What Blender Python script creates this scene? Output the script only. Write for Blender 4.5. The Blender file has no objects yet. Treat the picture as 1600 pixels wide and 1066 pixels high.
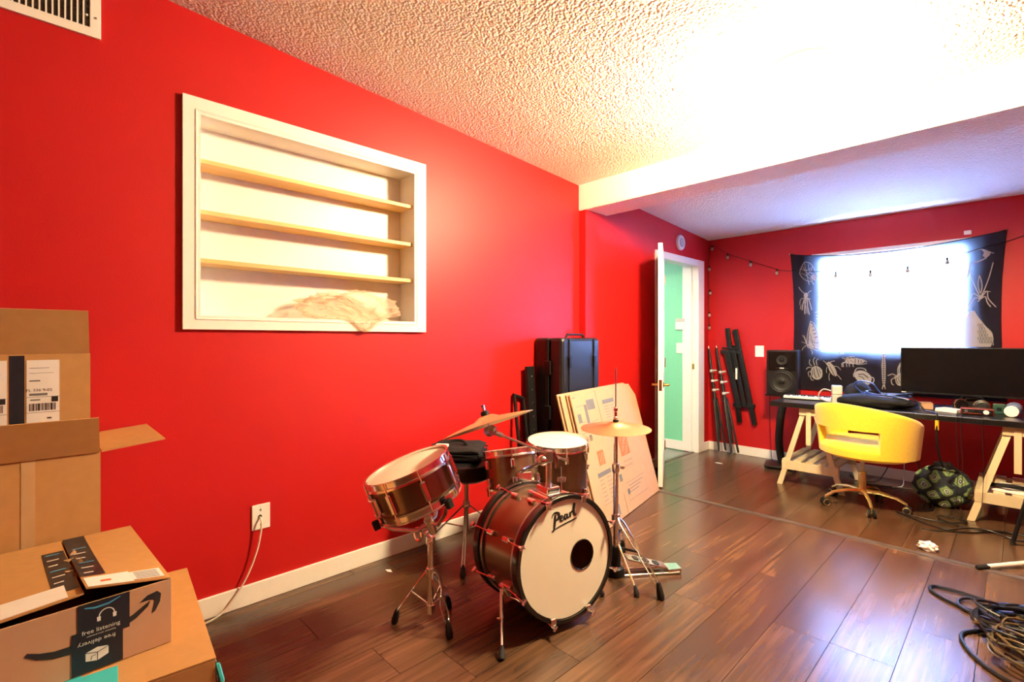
import bpy, bmesh, math, random
from mathutils import Vector, Matrix, noise
random.seed(7)
PI = math.pi
scene = bpy.context.scene
COL = scene.collection

# ------------------------------------------------------------------ camera
CAMZ = 1.22
YAW = math.radians(45.9)
cd = bpy.data.cameras.new('camera'); cam = bpy.data.objects.new('camera', cd); COL.objects.link(cam)
cam.location = (0, 0, CAMZ); cam.rotation_euler = (PI / 2, 0, YAW)
cd.sensor_fit = 'HORIZONTAL'; cd.sensor_width = 36.0; cd.lens = 36.0 * 765 / 1600
cd.shift_y = -2.0 / 1600; cd.clip_start = .02; cd.clip_end = 100
scene.camera = cam

# ------------------------------------------------------------------ view, world, lights
vs = scene.view_settings
vs.view_transform = 'Standard'; vs.look = 'None'; vs.gamma = 1.0; vs.use_curve_mapping = False
vs.exposure = 0.56
w = bpy.data.worlds.new('sky'); scene.world = w; w.use_nodes = True
bg = w.node_tree.nodes['Background']
bg.inputs['Color'].default_value = (.42, .58, 1.0, 1); bg.inputs['Strength'].default_value = 390.0

# (the ceiling lamp's glowing dome is built with its fixture)
LAMP_POS = (-.70, 2.58); LAMP_STRENGTH = 620.0; LAMP_COLOR = (1.0, .765, .43)
# lamp of the hallway behind the door
hl = bpy.data.lights.new('hall_lamp', 'AREA'); hlo = bpy.data.objects.new('hall_lamp', hl); COL.objects.link(hlo)
hlo.location = (-3.3, 4.2, 2.30); hl.size = .5; hl.energy = 17; hl.color = (.93, 1.0, .97)
# window portal guides sky light through the back window
po = bpy.data.lights.new('window_portal', 'AREA'); poo = bpy.data.objects.new('window_portal', po); COL.objects.link(poo)
po.shape = 'RECTANGLE'; po.size = 1.08; po.size_y = .92; po.cycles.is_portal = True
poo.location = (-.803, 5.56, 1.555); poo.rotation_euler = (-PI / 2, 0, 0)

# ------------------------------------------------------------------ helpers
def V(*a): return Vector(a)
WM = {}
def wmat(o): return WM.get(o.name, Matrix.Identity(4)) if o else Matrix.Identity(4)

class MB:
    def __init__(s): s.bm = bmesh.new()
    def box(s, lo, hi, bev=0, M=None):
        t = bmesh.new(); bmesh.ops.create_cube(t, size=1)
        lo, hi = Vector(lo), Vector(hi); c = (lo + hi) / 2; d = hi - lo
        for v in t.verts: v.co = Vector((v.co.x * d.x, v.co.y * d.y, v.co.z * d.z)) + c
        if bev: bmesh.ops.bevel(t, geom=list(t.edges), offset=bev, segments=2, profile=.5, affect='EDGES')
        return s._merge(t, M)
    def _merge(s, t, M=None):
        if M is not None: bmesh.ops.transform(t, matrix=M, verts=t.verts)
        mp = {v: s.bm.verts.new(v.co) for v in t.verts}
        for f in t.faces:
            try: s.bm.faces.new([mp[v] for v in f.verts])
            except ValueError: pass
        t.free(); return s
    def poly(s, pts):
        s.bm.faces.new([s.bm.verts.new(p) for p in pts]); return s
    def mesh(s, vs, fs):
        vv = [s.bm.verts.new(p) for p in vs]
        for f in fs:
            try: s.bm.faces.new([vv[i] for i in f])
            except ValueError: pass
        return s
    def prism(s, pts, d):
        """polygon pts (world) extruded by vector d"""
        d = Vector(d); n = len(pts); P = [Vector(p) for p in pts]
        nn = (P[1] - P[0]).cross(P[2] - P[1])
        if nn.dot(d) > 0: P = P[::-1]
        a = P; b = [p + d for p in P]
        return s.mesh(a + b, [list(range(n)), list(range(2 * n - 1, n - 1, -1))] + [[i, n + i, n + (i + 1) % n, (i + 1) % n] for i in range(n)])
    def tube(s, pts, r, seg=8, closed=False, cap=True):
        P = [Vector(p) for p in pts]; n = len(P)
        R = r if isinstance(r, (list, tuple)) else [r] * n
        rings = []; prev = None
        for i in range(n):
            if closed: d = P[(i + 1) % n] - P[i - 1]
            elif i == 0: d = P[1] - P[0]
            elif i == n - 1: d = P[-1] - P[-2]
            else: d = (P[i + 1] - P[i]).normalized() + (P[i] - P[i - 1]).normalized()
            if d.length < 1e-9: d = Vector((0, 0, 1))
            d.normalize()
            if prev is None:
                h = Vector((0, 0, 1)) if abs(d.z) < .9 else Vector((1, 0, 0)); u = d.cross(h).normalized()
            else:
                u = prev - d * prev.dot(d)
                if u.length < 1e-6: u = d.orthogonal()
                u.normalize()
            prev = u; v = d.cross(u)
            rings.append([s.bm.verts.new(P[i] + (u * math.cos(2 * PI * k / seg) + v * math.sin(2 * PI * k / seg)) * R[i]) for k in range(seg)])
        m = n if closed else n - 1
        for i in range(m):
            a, b = rings[i], rings[(i + 1) % n]
            for k in range(seg): s.bm.faces.new((a[k], a[(k + 1) % seg], b[(k + 1) % seg], b[k]))
        if cap and not closed:
            s.bm.faces.new(rings[0][::-1]); s.bm.faces.new(rings[-1])
        return s
    def cyl(s, a, b, r, r2=None, seg=12): return s.tube([a, b], [r, r if r2 is None else r2], seg)
    def lathe(s, prof, M, seg=32, cap0=True, cap1=True):
        rings = []
        for (r, h) in prof:
            if r < 1e-6: rings.append([s.bm.verts.new(M @ Vector((0, 0, h)))])
            else: rings.append([s.bm.verts.new(M @ Vector((r * math.cos(2 * PI * k / seg), r * math.sin(2 * PI * k / seg), h))) for k in range(seg)])
        for a, b in zip(rings[:-1], rings[1:]):
            if len(a) == 1 and len(b) == 1: continue
            for k in range(seg):
                k2 = (k + 1) % seg
                if len(a) == 1: s.bm.faces.new((a[0], b[k2], b[k]))
                elif len(b) == 1: s.bm.faces.new((a[k], a[k2], b[0]))
                else: s.bm.faces.new((a[k], a[k2], b[k2], b[k]))
        if cap0 and len(rings[0]) > 1: s.bm.faces.new(rings[0][::-1])
        if cap1 and len(rings[-1]) > 1: s.bm.faces.new(rings[-1])
        return s
    def sphere(s, c, r, sc=(1, 1, 1), M=None, sub=2):
        t = bmesh.new(); bmesh.ops.create_icosphere(t, subdivisions=sub, radius=r)
        for v in t.verts: v.co = Vector((v.co.x * sc[0], v.co.y * sc[1], v.co.z * sc[2]))
        if M is not None: bmesh.ops.transform(t, matrix=M, verts=t.verts)
        for v in t.verts: v.co += Vector(c)
        return s._merge(t)
    def ribbon(s, pts, wd, n):
        """flat ribbon through pts lying in the plane with normal n; wd width or list"""
        P = [Vector(p) for p in pts]; n = Vector(n); k = len(P); L = []
        W = wd if isinstance(wd, (list, tuple)) else [wd] * k
        for i in range(k):
            d = (P[min(i + 1, k - 1)] - P[max(i - 1, 0)])
            if d.length < 1e-9: d = Vector((1, 0, 0))
            d.normalize(); sd = n.cross(d).normalized() * W[i] / 2
            L.append((s.bm.verts.new(P[i] - sd), s.bm.verts.new(P[i] + sd)))
        for a, b in zip(L[:-1], L[1:]): s.bm.faces.new((a[0], b[0], b[1], a[1]))
        return s
    def build(s, name, mat, parent=None, smooth=False, auto=None):
        me = bpy.data.meshes.new(name)
        if parent is not None:
            bmesh.ops.transform(s.bm, matrix=wmat(parent).inverted(), verts=s.bm.verts)
        bmesh.ops.recalc_face_normals(s.bm, faces=s.bm.faces) if not getattr(s, 'keepn', False) else None
        s.bm.to_mesh(me); s.bm.free()
        if isinstance(mat, (list, tuple)):
            for m in mat: me.materials.append(m)
        else: me.materials.append(mat)
        if smooth:
            me.polygons.foreach_set('use_smooth', [True] * len(me.polygons))
            try: me.set_sharp_from_angle(angle=math.radians(auto or 35))
            except Exception: pass
        o = bpy.data.objects.new(name, me); COL.objects.link(o)
        if parent is not None: o.parent = parent
        WM[o.name] = wmat(parent).copy()
        return o

def tag(o, label=None, cat=None, group=None, kind=None):
    if label: o['label'] = label
    if cat: o['category'] = cat
    if group: o['group'] = group
    if kind: o['kind'] = kind
    return o
def thing(name, loc, label, cat, group=None, kind=None):
    o = bpy.data.objects.new(name, None); COL.objects.link(o); o.location = loc
    o.empty_display_size = .05
    WM[o.name] = Matrix.Translation(loc)
    return tag(o, label, cat, group, kind)
def struct(o): o['kind'] = 'structure'; return o
def centre(o):
    """move a single-mesh thing's origin to the middle of its base"""
    me = o.data; xs = [v.co for v in me.vertices]
    c = Vector(((min(v.x for v in xs) + max(v.x for v in xs)) / 2, (min(v.y for v in xs) + max(v.y for v in xs)) / 2, min(v.z for v in xs)))
    me.transform(Matrix.Translation(-c)); o.location = c; WM[o.name] = Matrix.Translation(c); return o
def frame(o, z, x=None):
    z = Vector(z).normalized()
    x = Vector(x) if x is not None else (Vector((0, 0, 1)).cross(z) if abs(z.z) < .95 else Vector((1, 0, 0)))
    x = (x - z * x.dot(z)).normalized(); y = z.cross(x)
    M = Matrix((x, y, z)).transposed().to_4x4(); M.translation = Vector(o); return M
def basis(o, u, v):
    u = Vector(u).normalized(); v = Vector(v); v = (v - u * v.dot(u)).normalized(); n = u.cross(v)
    M = Matrix((u, v, n)).transposed().to_4x4(); M.translation = Vector(o); return M
def spline(pts, n=8, closed=False):
    P = [Vector(p) for p in pts]; k = len(P); out = []
    rng = range(k) if closed else range(k - 1)
    for i in rng:
        if closed: a, b, c, d = P[i - 1], P[i], P[(i + 1) % k], P[(i + 2) % k]
        else: a, b, c, d = P[max(i - 1, 0)], P[i], P[i + 1], P[min(i + 2, k - 1)]
        for j in range(n):
            t = j / n
            out.append(.5 * ((2 * b) + (c - a) * t + (2 * a - 5 * b + 4 * c - d) * t * t + (3 * b - a - 3 * c + d) * t ** 3))
    if not closed: out.append(P[-1])
    return out
def text(name, body, size, M, mat, parent, align='CENTER', shear=0, sx=1):
    cu = bpy.data.curves.new(name, 'FONT'); cu.body = body; cu.size = size; cu.align_x = align; cu.align_y = 'CENTER'; cu.shear = shear
    cu.resolution_u = 2
    t = bpy.data.objects.new(name, cu); COL.objects.link(t)
    dg = bpy.context.evaluated_depsgraph_get(); me = bpy.data.meshes.new_from_object(t.evaluated_get(dg))
    bpy.data.objects.remove(t); bpy.data.curves.remove(cu)
    me.transform(wmat(parent).inverted() @ M @ Matrix.Diagonal((sx, 1, 1, 1)))
    me.materials.clear(); me.materials.append(mat); me.name = name
    o = bpy.data.objects.new(name, me); COL.objects.link(o); o.parent = parent; WM[o.name] = wmat(parent).copy()
    return o

# ------------------------------------------------------------------ materials
def newmat(name):
    m = bpy.data.materials.new(name); m.use_nodes = True; nt = m.node_tree
    return m, nt, nt.nodes['Principled BSDF']
def node(nt, t, **kw):
    n = nt.nodes.new(t)
    for k, v in kw.items():
        if k in n.inputs.keys() if hasattr(n.inputs, 'keys') else False: n.inputs[k].default_value = v
        else: setattr(n, k, v)
    return n
def mat(name, col, rough=.5, metal=0, var=.06, scale=25, bump=0, bscale=None, **kw):
    m, nt, p = newmat(name); L = nt.links
    tc = node(nt, 'ShaderNodeTexCoord'); nz = node(nt, 'ShaderNodeTexNoise'); nz.inputs['Scale'].default_value = scale; nz.inputs['Detail'].default_value = 3
    L.new(tc.outputs['Object'], nz.inputs['Vector'])
    cr = node(nt, 'ShaderNodeValToRGB'); e = cr.color_ramp.elements
    e[0].position = .3; e[1].position = .7
    e[0].color = tuple(max(0, c * (1 - var)) for c in col) + (1,); e[1].color = tuple(min(1, c * (1 + var)) for c in col) + (1,)
    L.new(nz.outputs['Fac'], cr.inputs['Fac']); L.new(cr.outputs['Color'], p.inputs['Base Color'])
    p.inputs['Roughness'].default_value = rough; p.inputs['Metallic'].default_value = metal
    for k, v in kw.items(): p.inputs[k].default_value = v
    if bump:
        n2 = node(nt, 'ShaderNodeTexNoise'); n2.inputs['Scale'].default_value = bscale or scale * 4; n2.inputs['Detail'].default_value = 2
        L.new(tc.outputs['Object'], n2.inputs['Vector'])
        b = node(nt, 'ShaderNodeBump'); b.inputs['Strength'].default_value = bump; b.inputs['Distance'].default_value = .01
        L.new(n2.outputs['Fac'], b.inputs['Height']); L.new(b.outputs['Normal'], p.inputs['Normal'])
    return m

RED = mat('red_wall_paint', (.44, .0085, .0085), .46, var=.03, scale=3, bump=.05, bscale=160)
RED.node_tree.nodes['Principled BSDF'].inputs['Specular IOR Level'].default_value = .30
WHITE = mat('white_trim_paint', (.83, .80, .75), .35, var=.015)
GREEN = mat('green_wall_paint', (.20, .62, .38), .5, var=.02)
HALLW = mat('white_hall_paint', (.8, .82, .8), .6, var=.02)
PLASTIC = mat('white_plastic', (.82, .79, .73), .3, var=.015)
CHROME = mat('chrome', (.86, .84, .82), .17, 1, var=.01)
STEEL = mat('dull_steel', (.45, .43, .40), .3, 1, var=.05)
BRASS = mat('polished_brass', (.80, .53, .18), .2, 1, var=.03)
GOLD = mat('gold_metal', (.90, .70, .30), .22, .9, var=.03)
CYMBAL = mat('cymbal_bronze', (.88, .66, .34), .40, 1, var=.06, scale=60)
BLACK = mat('black_plastic', (.006, .006, .0075), .32, var=.1)
BLACKM = mat('black_metal', (.006, .006, .007), .4, var=.1)
RUBBER = mat('black_rubber', (.008, .008, .008), .7, var=.1)
FABRICB = mat('black_fabric', (.007, .007, .009), .85, var=.2, scale=150)
CASEB = mat('black_hard_case', (.007, .008, .010), .33, var=.1, bump=.03, bscale=300)
HEAD = mat('coated_drum_head', (.76, .71, .59), .45, var=.015, scale=12)
DRUMW = mat('bronze_drum_wrap', (.23, .145, .09), .25, .75, var=.12, scale=400)
DRUMIN = mat('drum_inside_wood', (.48, .27, .13), .6, var=.1)
BHOOP = mat('black_bass_hoop', (.010, .009, .009), .15, var=.05)
PINK = mat('drum_ink_black', (.01, .01, .01), .5)
CARD = mat('cardboard', (.47, .235, .075), .85, var=.05, scale=30, bump=.02, bscale=90)
CARD2 = mat('pale_cardboard', (.49, .285, .165), .85, var=.04, scale=20, bump=.02, bscale=90)
CARDE = mat('cardboard_edge', (.36, .20, .08), .9, var=.25, scale=220)
INKB = mat('black_print', (.012, .012, .016), .5)
INKG = mat('grey_print', (.13, .13, .135), .8)
INKO = mat('orange_print', (.62, .125, .035), .8)
INKW = mat('white_print', (.75, .72, .66), .6)
INKBL = mat('blue_print', (.05, .30, .55), .5)
TAPEB = mat('dark_packing_tape', (.016, .018, .026), .32, var=.1)
TAPET = mat('teal_packing_tape', (.06, .52, .55), .35, var=.04)
LABEL = mat('white_paper_label', (.80, .76, .72), .6, var=.03)
PAPER = mat('white_paper', (.85, .84, .82), .7, var=.03, bump=.3, bscale=60)
YELLOW = mat('yellow_velvet', (.88, .58, .025), .75, var=.05, scale=60, bump=.03, bscale=500)
YELLOW.node_tree.nodes['Principled BSDF'].inputs['Sheen Weight'].default_value = .35
DESKT = mat('black_desk_top', (.005, .005, .006), .33, var=.1)
SCREEN = mat('dark_screen', (.003, .003, .004), .22, var=.02)
SCREEN.node_tree.nodes['Principled BSDF'].inputs['Specular IOR Level'].default_value = .25
CONE = mat('speaker_cone', (.009, .009, .010), .5, var=.1)
CABLEB = mat('black_cable_rubber', (.005, .005, .006), .4)
CABLEBL = mat('blue_cable', (.02, .05, .22), .4)
CABLEY = mat('tan_cable', (.085, .060, .025), .35)
WCABLE = mat('white_cord', (.75, .66, .55), .5)
DARKV = mat('dark_duct', (.05, .035, .025), .8)
REDM = mat('red_metal', (.16, .018, .014), .3, .5)
GREYP = mat('grey_plastic', (.50, .49, .46), .45)
GREENP = mat('dark_green_plastic', (.012, .06, .045), .4)
BLUEP = mat('slate_blue_plastic', (.10, .13, .24), .4)
YPLUG = mat('yellow_plug', (.80, .45, .02), .4)
STRIP = mat('floor_strip', (.10, .075, .062), .35, .2, var=.1)
HALLF = mat('hall_floor', (.22, .24, .21), .3, var=.15, scale=6)
TAPEC = mat('clear_packing_tape', (.52, .32, .15), .15, var=.1, scale=8)

for m_ in (BLACK, BLACKM, RUBBER, FABRICB, CASEB, CONE, CABLEB, TAPEB, DESKT):
    m_.node_tree.nodes['Principled BSDF'].inputs['Specular IOR Level'].default_value = .28 if m_ is not CASEB else .4

def wood(name, dark, light, sc, stretch, rough, axis='Y', rnd=True, bump=.05):
    m, nt, p = newmat(name); L = nt.links
    tc = node(nt, 'ShaderNodeTexCoord'); mp = node(nt, 'ShaderNodeMapping')
    s = {'X': (stretch, 1, 1), 'Y': (1, stretch, 1), 'Z': (1, 1, stretch)}[axis]; mp.inputs['Scale'].default_value = s
    L.new(tc.outputs['Object'], mp.inputs['Vector']); vec = mp.outputs['Vector']
    if rnd:
        oi = node(nt, 'ShaderNodeObjectInfo'); ad = node(nt, 'ShaderNodeVectorMath', operation='ADD'); ml = node(nt, 'ShaderNodeMath', operation='MULTIPLY'); ml.inputs[1].default_value = 37
        L.new(oi.outputs['Random'], ml.inputs[0]); L.new(vec, ad.inputs[0]); L.new(ml.outputs[0], ad.inputs[1]); vec = ad.outputs[0]
    n1 = node(nt, 'ShaderNodeTexNoise'); n1.inputs['Scale'].default_value = sc; n1.inputs['Detail'].default_value = 6; n1.inputs['Roughness'].default_value = .55; n1.inputs['Distortion'].default_value = .35
    L.new(vec, n1.inputs['Vector'])
    cr = node(nt, 'ShaderNodeValToRGB'); e = cr.color_ramp.elements; e[0].position = .25; e[1].position = .78
    e[0].color = dark + (1,); e[1].color = light + (1,); L.new(n1.outputs['Fac'], cr.inputs['Fac'])
    out = cr.outputs['Color']
    if rnd:
        hs = node(nt, 'ShaderNodeHueSaturation'); mr = node(nt, 'ShaderNodeMapRange'); mr.inputs['To Min'].default_value = .82; mr.inputs['To Max'].default_value = 1.18
        L.new(oi.outputs['Random'], mr.inputs['Value']); L.new(mr.outputs[0], hs.inputs['Value']); L.new(out, hs.inputs['Color']); out = hs.outputs['Color']
    L.new(out, p.inputs['Base Color'])
    rr = node(nt, 'ShaderNodeMapRange'); rr.inputs['To Min'].default_value = rough - .06; rr.inputs['To Max'].default_value = rough + .08
    L.new(n1.outputs['Fac'], rr.inputs['Value']); L.new(rr.outputs[0], p.inputs['Roughness'])
    b = node(nt, 'ShaderNodeBump'); b.inputs['Strength'].default_value = bump; b.inputs['Distance'].default_value = .004
    L.new(n1.outputs['Fac'], b.inputs['Height']); L.new(b.outputs['Normal'], p.inputs['Normal'])
    return m
def laminate(name, dark, mid, light):
    m, nt, p = newmat(name); L = nt.links
    tc = node(nt, 'ShaderNodeTexCoord'); oi = node(nt, 'ShaderNodeObjectInfo'); ml = node(nt, 'ShaderNodeMath', operation='MULTIPLY'); ml.inputs[1].default_value = 53
    L.new(oi.outputs['Random'], ml.inputs[0]); ad = node(nt, 'ShaderNodeVectorMath', operation='ADD'); L.new(tc.outputs['Object'], ad.inputs[0]); L.new(ml.outputs[0], ad.inputs[1])
    def nz(sc, st, det, dist):
        mp = node(nt, 'ShaderNodeMapping'); mp.inputs['Scale'].default_value = (1, st, 1); L.new(ad.outputs[0], mp.inputs['Vector'])
        n = node(nt, 'ShaderNodeTexNoise'); n.inputs['Scale'].default_value = sc; n.inputs['Detail'].default_value = det; n.inputs['Roughness'].default_value = .5; n.inputs['Distortion'].default_value = dist
        L.new(mp.outputs[0], n.inputs['Vector']); return n.outputs['Fac']
    broad, fine = nz(7, .22, 2, .8), nz(55, .035, 3, .2)
    mx = node(nt, 'ShaderNodeMix'); mx.inputs['Factor'].default_value = .5; L.new(broad, mx.inputs['A']); L.new(fine, mx.inputs['B'])
    cr = node(nt, 'ShaderNodeValToRGB'); e = cr.color_ramp.elements; e[0].position = .30; e[1].position = .72; e[0].color = dark + (1,); e[1].color = light + (1,); x = e.new(.5); x.color = mid + (1,)
    L.new(mx.outputs['Result'], cr.inputs['Fac'])
    hs = node(nt, 'ShaderNodeHueSaturation'); mr = node(nt, 'ShaderNodeMapRange'); mr.inputs['To Min'].default_value = .85; mr.inputs['To Max'].default_value = 1.15
    L.new(oi.outputs['Random'], mr.inputs['Value']); L.new(mr.outputs[0], hs.inputs['Value']); L.new(cr.outputs['Color'], hs.inputs['Color']); L.new(hs.outputs['Color'], p.inputs['Base Color'])
    p.inputs['Roughness'].default_value = .26; p.inputs['Specular IOR Level'].default_value = .7
    b = node(nt, 'ShaderNodeBump'); b.inputs['Strength'].default_value = .03; b.inputs['Distance'].default_value = .003; L.new(fine, b.inputs['Height']); L.new(b.outputs['Normal'], p.inputs['Normal'])
    return m
FLOORW = laminate('dark_laminate', (.040, .019, .010), (.080, .039, .020), (.150, .077, .040))
PINE = wood('pine_board', (.66, .40, .13), (.82, .58, .26), 10, .10, .5, 'Y', True, .02)
PINEX = wood('pale_pine', (.58, .46, .27), (.74, .62, .40), 14, .2, .5, 'Z', True, .02)

def popcorn(name, col):
    m, nt, p = newmat(name); L = nt.links
    tc = node(nt, 'ShaderNodeTexCoord')
    v = node(nt, 'ShaderNodeTexVoronoi'); v.inputs['Scale'].default_value = 85; v.feature = 'SMOOTH_F1'; v.inputs['Smoothness'].default_value = .6
    n = node(nt, 'ShaderNodeTexNoise'); n.inputs['Scale'].default_value = 48; n.inputs['Detail'].default_value = 4
    L.new(tc.outputs['Object'], v.inputs['Vector']); L.new(tc.outputs['Object'], n.inputs['Vector'])
    mt = node(nt, 'ShaderNodeMath', operation='SUBTRACT'); L.new(n.outputs['Fac'], mt.inputs[0]); L.new(v.outputs['Distance'], mt.inputs[1])
    b = node(nt, 'ShaderNodeBump'); b.inputs['Strength'].default_value = .55; b.inputs['Distance'].default_value = .010
    L.new(mt.outputs[0], b.inputs['Height']); L.new(b.outputs['Normal'], p.inputs['Normal'])
    p.inputs['Base Color'].default_value = col + (1,); p.inputs['Roughness'].default_value = .95
    return m
POP = popcorn('popcorn_ceiling', (.80, .75, .67))
BEAMM = mat('beam_plaster', (.80, .76, .69), .8, var=.02, bump=.12, bscale=120)

def pane_mat():
    m, nt, p = newmat('window_glass'); L = nt.links; out = nt.nodes['Material Output']
    tr = node(nt, 'ShaderNodeBsdfTransparent'); tr.inputs['Color'].default_value = (.96, .98, 1, 1)
    gl = node(nt, 'ShaderNodeBsdfGlossy'); gl.inputs['Roughness'].default_value = .02
    mx = node(nt, 'ShaderNodeMixShader'); mx.inputs[0].default_value = .05
    L.new(tr.outputs[0], mx.inputs[1]); L.new(gl.outputs[0], mx.inputs[2]); L.new(mx.outputs[0], out.inputs['Surface']); return m
GLASS = pane_mat()
def cloth_mat(name, col, tcol, tfac):
    m, nt, p = newmat(name); L = nt.links; out = nt.nodes['Material Output']
    tc = node(nt, 'ShaderNodeTexCoord'); wv = node(nt, 'ShaderNodeTexNoise'); wv.inputs['Scale'].default_value = 300; L.new(tc.outputs['Object'], wv.inputs['Vector'])
    cr = node(nt, 'ShaderNodeValToRGB'); e = cr.color_ramp.elements
    e[0].color = tuple(c * .8 for c in col) + (1,); e[1].color = tuple(min(1, c * 1.2) for c in col) + (1,); L.new(wv.outputs['Fac'], cr.inputs['Fac'])
    df = node(nt, 'ShaderNodeBsdfDiffuse'); L.new(cr.outputs['Color'], df.inputs['Color'])
    tl = node(nt, 'ShaderNodeBsdfTranslucent'); tl.inputs['Color'].default_value = tcol + (1,)
    mx = node(nt, 'ShaderNodeMixShader'); mx.inputs[0].default_value = tfac
    L.new(df.outputs[0], mx.inputs[1]); L.new(tl.outputs[0], mx.inputs[2]); L.new(mx.outputs[0], out.inputs['Surface']); return m
TAPCL = cloth_mat('black_tapestry_cloth', (.014, .014, .019), (.62, .75, 1.0), .13)
TAPPR = cloth_mat('white_tapestry_print', (.42, .40, .40), (.8, .85, 1.0), .3)
def film_mat():
    m, nt, p = newmat('clear_plastic_film'); L = nt.links; out = nt.nodes['Material Output']
    tr = node(nt, 'ShaderNodeBsdfTransparent'); tr.inputs['Color'].default_value = (1, .97, .92, 1)
    tc = node(nt, 'ShaderNodeTexCoord'); nz = node(nt, 'ShaderNodeTexNoise'); nz.inputs['Scale'].default_value = 30; nz.inputs['Detail'].default_value = 4; L.new(tc.outputs['Object'], nz.inputs['Vector'])
    b = node(nt, 'ShaderNodeBump'); b.inputs['Strength'].default_value = .7; b.inputs['Distance'].default_value = .01; L.new(nz.outputs['Fac'], b.inputs['Height'])
    p.inputs['Base Color'].default_value = (.80, .62, .50, 1); p.inputs['Roughness'].default_value = .10; L.new(b.outputs['Normal'], p.inputs['Normal'])
    mx = node(nt, 'ShaderNodeMixShader'); mx.inputs[0].default_value = .28
    L.new(tr.outputs[0], mx.inputs[1]); L.new(p.outputs[0], mx.inputs[2]); L.new(mx.outputs[0], out.inputs['Surface']); return m
FILM = film_mat()
def bag_mat():
    m, nt, p = newmat('green_medallion_quilt'); L = nt.links
    tc = node(nt, 'ShaderNodeTexCoord'); mp = node(nt, 'ShaderNodeMapping'); mp.inputs['Rotation'].default_value = (0, math.radians(40), 0); mp.inputs['Scale'].default_value = (11, 0, 11)
    wn_ = node(nt, 'ShaderNodeTexNoise'); wn_.inputs['Scale'].default_value = 9; L.new(tc.outputs['Object'], wn_.inputs['Vector'])
    wm_ = node(nt, 'ShaderNodeVectorMath', operation='MULTIPLY_ADD'); wm_.inputs[1].default_value = (.09, .09, .09); L.new(wn_.outputs['Color'], wm_.inputs[0]); L.new(tc.outputs['Object'], wm_.inputs[2]); L.new(wm_.outputs[0], mp.inputs['Vector'])
    fr = node(nt, 'ShaderNodeVectorMath', operation='FRACTION'); L.new(mp.outputs[0], fr.inputs[0])
    sb = node(nt, 'ShaderNodeVectorMath', operation='SUBTRACT'); sb.inputs[1].default_value = (.5, 0, .5); L.new(fr.outputs[0], sb.inputs[0])
    ln = node(nt, 'ShaderNodeVectorMath', operation='LENGTH'); L.new(sb.outputs[0], ln.inputs[0])
    ab = node(nt, 'ShaderNodeVectorMath', operation='ABSOLUTE'); L.new(sb.outputs[0], ab.inputs[0])
    sx = node(nt, 'ShaderNodeSeparateXYZ'); L.new(ab.outputs[0], sx.inputs[0])
    mxm = node(nt, 'ShaderNodeMath', operation='MAXIMUM'); L.new(sx.outputs['X'], mxm.inputs[0]); L.new(sx.outputs['Z'], mxm.inputs[1])
    c1 = node(nt, 'ShaderNodeValToRGB'); c1.color_ramp.interpolation = 'CONSTANT'; e = c1.color_ramp.elements
    e[0].position = 0; e[0].color = (.30, .36, .34, 1); e[1].position = .06; e[1].color = (.012, .016, .03, 1)
    for q, c in ((.12, (.38, .42, .30, 1)), (.20, (.06, .12, .09, 1)), (.25, (.18, .26, .08, 1)), (.36, (.02, .05, .045, 1)), (.40, (.008, .010, .018, 1))):
        x = e.new(q); x.color = c
    av = node(nt, 'ShaderNodeMath', operation='ADD'); hf = node(nt, 'ShaderNodeMath', operation='MULTIPLY'); hf.inputs[1].default_value = .5
    L.new(mxm.outputs[0], av.inputs[0]); L.new(ln.outputs['Value'], av.inputs[1]); L.new(av.outputs[0], hf.inputs[0]); L.new(hf.outputs[0], c1.inputs['Fac'])
    L.new(c1.outputs['Color'], p.inputs['Base Color']); p.inputs['Roughness'].default_value = .85
    n2 = node(nt, 'ShaderNodeTexNoise'); n2.inputs['Scale'].default_value = 14; L.new(tc.outputs['Object'], n2.inputs['Vector'])
    b = node(nt, 'ShaderNodeBump'); b.inputs['Strength'].default_value = .5; b.inputs['Distance'].default_value = .02; L.new(n2.outputs['Fac'], b.inputs['Height']); L.new(b.outputs['Normal'], p.inputs['Normal'])
    return m
QUILT = bag_mat()

# ------------------------------------------------------------------ setting
XL, XF, YB, YR, XR = -2.47, -2.404, 5.39, -4.0, 3.0      # left wall, far left wall, back wall, rear wall, right wall
BY0, BY1 = 3.15, 3.44                                    # ceiling beam
def cz(y): return 2.665 - .0626 * y
ZT = 3.1
floor = struct(MB().box((-4.2, YR - .2, -.12), (XR + .2, YB + .35, -.012)).build('floor', HALLF))
# planks: seams run along the room
PW = .2085; PX, PY = 1.45, -.9      # boards are laid singly as far as the picture reaches
def planks(y0, y1, off, forced):
    k0 = math.floor((XL - off) / PW); k1 = math.ceil((PX - off) / PW)
    for k in range(k0, k1):
        xa, xb = max(off + k * PW, XL), min(off + (k + 1) * PW, PX)
        if xb - xa < .01: continue
        y = y0 - random.random() * 1.1
        if k in forced: y = forced[k] - 1.22 * 4
        while y < y1:
            a, b = max(y, y0), min(y + 1.22, y1)
            if b - a > .02:
                g = .0012
                bm = MB().box((xa + g - (xa + xb) / 2, a + g - (a + b) / 2, -.012), (xb - g - (xa + xb) / 2, b - g - (a + b) / 2, 0))
                o = bm.build('plank', FLOORW); o.location = ((xa + xb) / 2, (a + b) / 2, 0); o.parent = floor
            y += 1.22
planks(PY, 3.592, -1.151, {3: 2.29})
planks(3.628, YB, -1.10, {})
MB().box((XL, YR, -.012), (XR, PY - .001, 0)).build('plank_field', FLOORW, floor); MB().box((PX + .001, PY, -.012), (XR, YB, 0)).build('plank_field', FLOORW, floor)
o = MB().box((XF, 3.588, -.012), (XR, 3.632, .005), .003).build('transition_strip', STRIP, floor)
o = MB().box((XF - .07, 4.36, -.012), (XF - .03, 5.11, .005), .003).build('threshold', STRIP, floor)

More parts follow.
